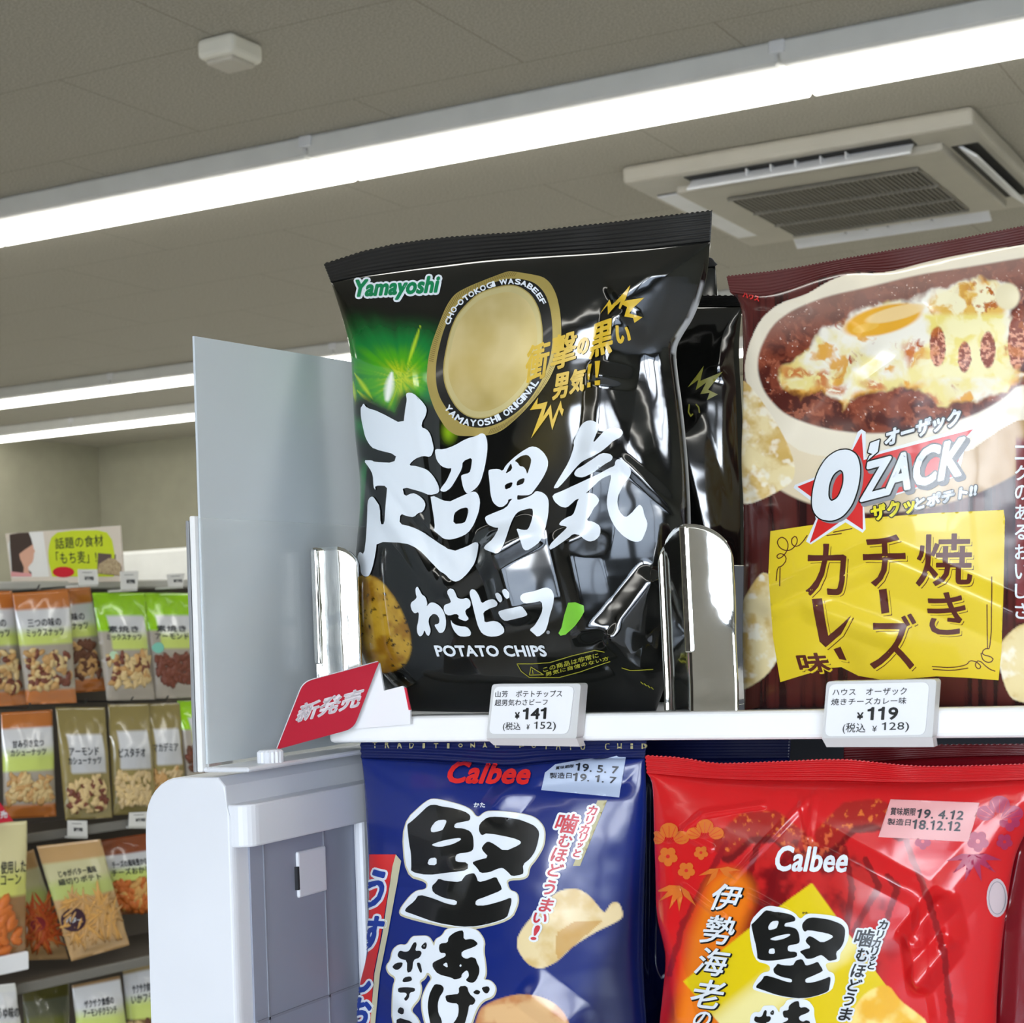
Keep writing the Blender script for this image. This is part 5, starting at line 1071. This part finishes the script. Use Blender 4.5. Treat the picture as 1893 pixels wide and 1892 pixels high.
pouch('green-topped pouch of pale mixed nuts in the top rack row', (171,1096,268,1096,287,1294,198,1296), .005, sG, T2('素焼き', 'ミックスナッツ', .31, .06), ('cashew', 'tan', 'almond', 'cashew'), G1, 4, bend=.5, size=.011, spot=(.24, .58, 8, mat('seal_mint', (176, 208, 176), .5), ''))
pouch('green-topped pouch of red-brown almonds beside the white shelf edge', (262,1096,356,1097,372,1290,288,1292), .0, sG, T2('素焼き', 'アーモンド', .31, .06), ('almond',), G1, 5, size=.011, nb=100, spot=(.18, .52, 10, mat('seal_teal', (120, 190, 170), .5), ''))
sQ = scheme(BRN, (.15, .55), BRN, win=(.1, .9, .6, .84)); sK = scheme(KHK, inset=(.14, .86, .24, .58), bag=KHK, win=(.12, .88, .62, .92), lc=(WHT, (190, 192, 196))); sK['zones'][0] = (0, 1, 0, .36, KHK, KHK)
pouch('brown-topped cashew pouch at the left of the second rack row', (2,1318,97,1312,104,1510,8,1515), .0, sQ, T2('甘み引き立つ', 'カシューナッツ', .27, .07), ('cashew', 'tan'), G2, 6, bend=.4)
pouch('khaki pouch with a white label, almonds and cashews, second rack row', (103,1308,194,1308,208,1512,121,1518), .01, sK, T2('アーモンド', 'カシューナッツ', .36, .07), ('almond', 'cashew', 'cashew'), G2, 7, bend=.5)
pouch('khaki pistachio pouch with a white label in the second rack row', (200,1303,276,1301,290,1505,210,1508), .0, sK, [('ピスタチオ', .2, .82, .40, .48, K_D, .5)], ('pista', 'cashew'), G2, 8, size=.009, nb=100)
pouch('khaki macadamia pouch right of the pistachio pouch', (268,1302,332,1300,346,1492,280,1496), -.008, sK, [('マカデミア', .16, .86, .38, .46, K_D, .5)], ('tan', 'pista'), G2, 9, size=.009)
pouch('green-topped pouch cut off by the white shelf edge, second rack row', (328,1296,400,1296,412,1445,345,1445), -.01, sG, (), ('almond', 'dark'), G2, 10)
sC = scheme((214, 206, 158), (.12, .52), None, (150, 108, 62), (.15, .85, .56, .93), lc=((214, 206, 158), (206, 208, 110))); sT = scheme(TAN, (.15, .46), TAN, TAN, (.14, .9, .48, .84), lc=((196, 192, 150), (178, 190, 110)))
pouch('tall cream pouch of orange corn snacks at the left frame edge', (-60,1526,50,1518,47,1775,-60,1785), .08, sC, [('使用した', .56, .98, .28, .37, K_D, .5), ('コーン', .56, .9, .38, .45, K_D, .5)], ('orange',), G3, 11, size=.016, nb=34)
pouch('narrow pouch of orange sticks with a red oval, left of the tan pouch', (22,1585,62,1570,128,1774,52,1776), .0, sT, (), ('red', 'orange'), G3, 12, stick=True, spot=(.42, .66, 13, mat('oval_red', (140, 30, 40), .5), ''))
pouch('big tan pouch of snack sticks with a dark purple circle, third rack row', (68,1565,186,1552,240,1748,132,1778), .05, sT, T2('じゃがバター風味', '細切りポテト', .23, .06), ('gold', 'tan'), G3, 13, stick=True, nb=100, spot=(.22, .66, 22, mat('circle_purple', (52, 22, 40), .5), 'バター'))
pouch('brown-topped pouch of orange crackers right of the tan pouch', (172,1556,290,1538,296,1688,212,1692), -.02, scheme((140, 70, 36), (.2, .55), None, (150, 84, 40), (.1, .9, .6, .95)), T2('チーズの風味豊かな', 'チーズおかき', .30, .09), ('orange', 'orange', 'gold'), G3, 14, size=.013)
pouch('white pouch with lime base at the bottom left frame corner', (-40,1825,28,1818,48,1965,-40,1965), .092, scheme((214, 216, 214), (.1, .9), None, WHT, (.1, .9, .9, .99)), [('しょうゆ味の', .2, 1.0, .30, .44, K_D, .6)], ('tan',), G4, 15, nb=0)
pouch('dark olive pouch beside the white pouch, lowest rack row', (40,1822,128,1806,132,1965,50,1965), -.02, scheme((96, 92, 44), (.2, .6), None, (70, 60, 36), (.1, .9, .6, .99), lc=((110, 112, 90), (120, 124, 60))), (), ('dark',), G4, 16, nb=20)
pouch('pouch with a white and lime label above brown crisps, lowest rack row', (133,1822,222,1804,242,1965,150,1965), .03, scheme((150, 120, 84), (.05, .62), None, (130, 84, 52), (.08, .92, .66, .99)), T2('ザクザク食感の', 'アーモンドクランチ', .22, .1), ('dark', 'tan', 'almond'), G4, 17, size=.009, nb=100)
pouch('pouch of golden fried snacks next to the white upright, lowest rack row', (226,1785,300,1768,312,1965,240,1965), .0, scheme((150, 130, 90), (.1, .55), None, (120, 90, 50), (.05, .95, .6, .99)), T2('サクサク食感の', 'いかフライ', .22, .09), ('gold', 'cashew', 'dark'), G4, 18)
# hooks and little price cards
for px, py, ln in ((62,1100,.07),(150,1092,.05),(222,1100,.06),(308,1100,.06),(45,1326,.05),(150,1318,.05),(235,1314,.05),(300,1312,.04)):
    a = rp(px, py-(9 if py < 1200 else 17), .02); bm = tube(bmesh.new(), [a-RN*.17, a+RN*.01, a+RN*.018+np.array([0, 0, .008])], .0016, 6); obj('hook', bm, m_wire, rack)
m_pc = mat('price_card', (214, 214, 210), .5)
def card(label, q, s, off=.05):
    tl, tr, br, bl = ([q[i], q[i+1]] for i in (0, 2, 4, 6)); P = [rp(*p, off) for p in (tl, tr, br, bl)]; t = thing('price_card', label, 'price card', np.mean(P, 0), 'price cards on the rack')
    c = obj('card', prism(bmesh.new(), P, tuple(-RN*.0012)), m_pc, t); ink = Ink(Surf([c]), 20); tl, tr, bl = map(np.array, (tl, tr, bl)); f = lambda a, b: tl+(tr-tl)*a+(bl-tl)*b
    ink.text(s, f(.3, .45), f(.75, .45), f(.3, .7), K_D, 6, bold=.5); ink.line([[f(.2, .2), f(.7, .2)]], .8, K_D, 6); ink.build('lettering', t)
    obj('stem', prism(bmesh.new(), [P[3], P[2], P[2]-np.array([0, 0, .004]), P[3]-np.array([0, 0, .004])], tuple(-RN*.04)), m_rk, t)
card('price card above the gap between brown and green pouches', (144,1053,180,1053,182,1080,146,1082), '¥198')
card('price card above the first green-topped pouch', (222,1057,256,1056,254,1089,224,1090), '¥198')
card('price card above the green-topped almond pouch', (308,1062,342,1060,338,1084,312,1085), '¥198')
card('price card below the almond and cashew pouch', (125,1517,161,1518,162,1547,125,1546), '¥198', .02)
card('price card below the pistachio pouch, beside the white upright', (239,1503,278,1501,276,1528,238,1528), '¥198', .02)
P = [rp(*p, .10) for p in ((-30, 1470), (0, 1484), (25, 1519), (-30, 1526))]; t = thing('shelf_flag', 'small red shelf flag at the left frame edge above the cream pouch', 'sign', np.mean(P, 0))
c = obj('flag', prism(bmesh.new(), P, tuple(-RN*.001)), MATS['sign_red'], t); ink = Ink(Surf([c]), 20); ink.text('売', (0, 1500), (13, 1498), (0, 1514), K_W, 6, bold=.8); ink.build('lettering', t)
# poster standing on the rack
PY = rp(110, 1020, -.12)[1]; pq = [on(*p, 1, PY) for p in ((10, 987), (222, 972), (229, 1075), (22, 1082))]
t = thing('poster', 'white and lime poster with a dark-haired woman, standing on the rack', 'poster', np.mean(pq, 0))
c = obj('board', prism(bmesh.new(), pq, (0, .003, 0)), mat('poster_paper', (206, 196, 182), .6), t); PZ = cr(0, 960, 5.258); S = Surf([c])
ink = Ink(S, 20); ink.poly(shape(PZ(60,140,300,125,420,120,480,560,120,570)), mat('poster_white', (220, 220, 216), .6), 1); ink.poly(shape(PZ(480,250,500,180,560,130,700,112,950,108,1040,130,1090,200,1115,330,1110,560,510,560,475,420,470,320)), mat('poster_lime', (190, 206, 28), .5), 3); ink.build('lime_panel', t)
ink = Ink(S, 20); a, b, c_ = PZ(535,185,1000,150,545,295); ink.text('話題の食材', a, b, c_, K_D, 8, bold=.3); a, b, c_ = PZ(545,320,935,305,555,440); ink.text('「もち麦」!', a, b, c_, K_D, 8, bold=.3); ink.build('lettering', t)
ink = Ink(S, 20); ink.poly(shape(PZ(95,150,180,135,280,130,305,190,320,250,330,330,315,420,250,470,310,520,310,560,120,560,110,400,100,270)), mat('poster_hair', (58, 42, 34), .6), 4)
ink.poly(shape(PZ(190,340,240,300,300,260,322,245,330,290,345,310,332,335,330,380,318,420,290,450,275,470,285,510,300,540,230,530,235,470,215,420,200,390)), mat('poster_skin', (206, 158, 134), .6), 6); ink.poly(shape(PZ(110,510,200,520,310,530,310,560,110,560)), mat('poster_pink', (214, 150, 150), .6), 7); ink.build('portrait_print', t)
ink = Ink(S, 20); ink.poly(shape(PZ(955,330,1190,350,1180,555,945,530)), mat('poster_bowl', (86, 70, 66), .6), 5); ink.poly(shape(PZ(960,440,1060,380,1120,385,1180,440,1175,550,950,525)), mat('poster_barley', (176, 158, 124), .6, speck=(300., (140, 120, 90))), 7); ink.build('food_print', t)
ink = Ink(S, 20); ink.poly(circ(PZ(620, 515)[0], 20, 20, 10), K_CR, 7); ink.build('red_oval', t)
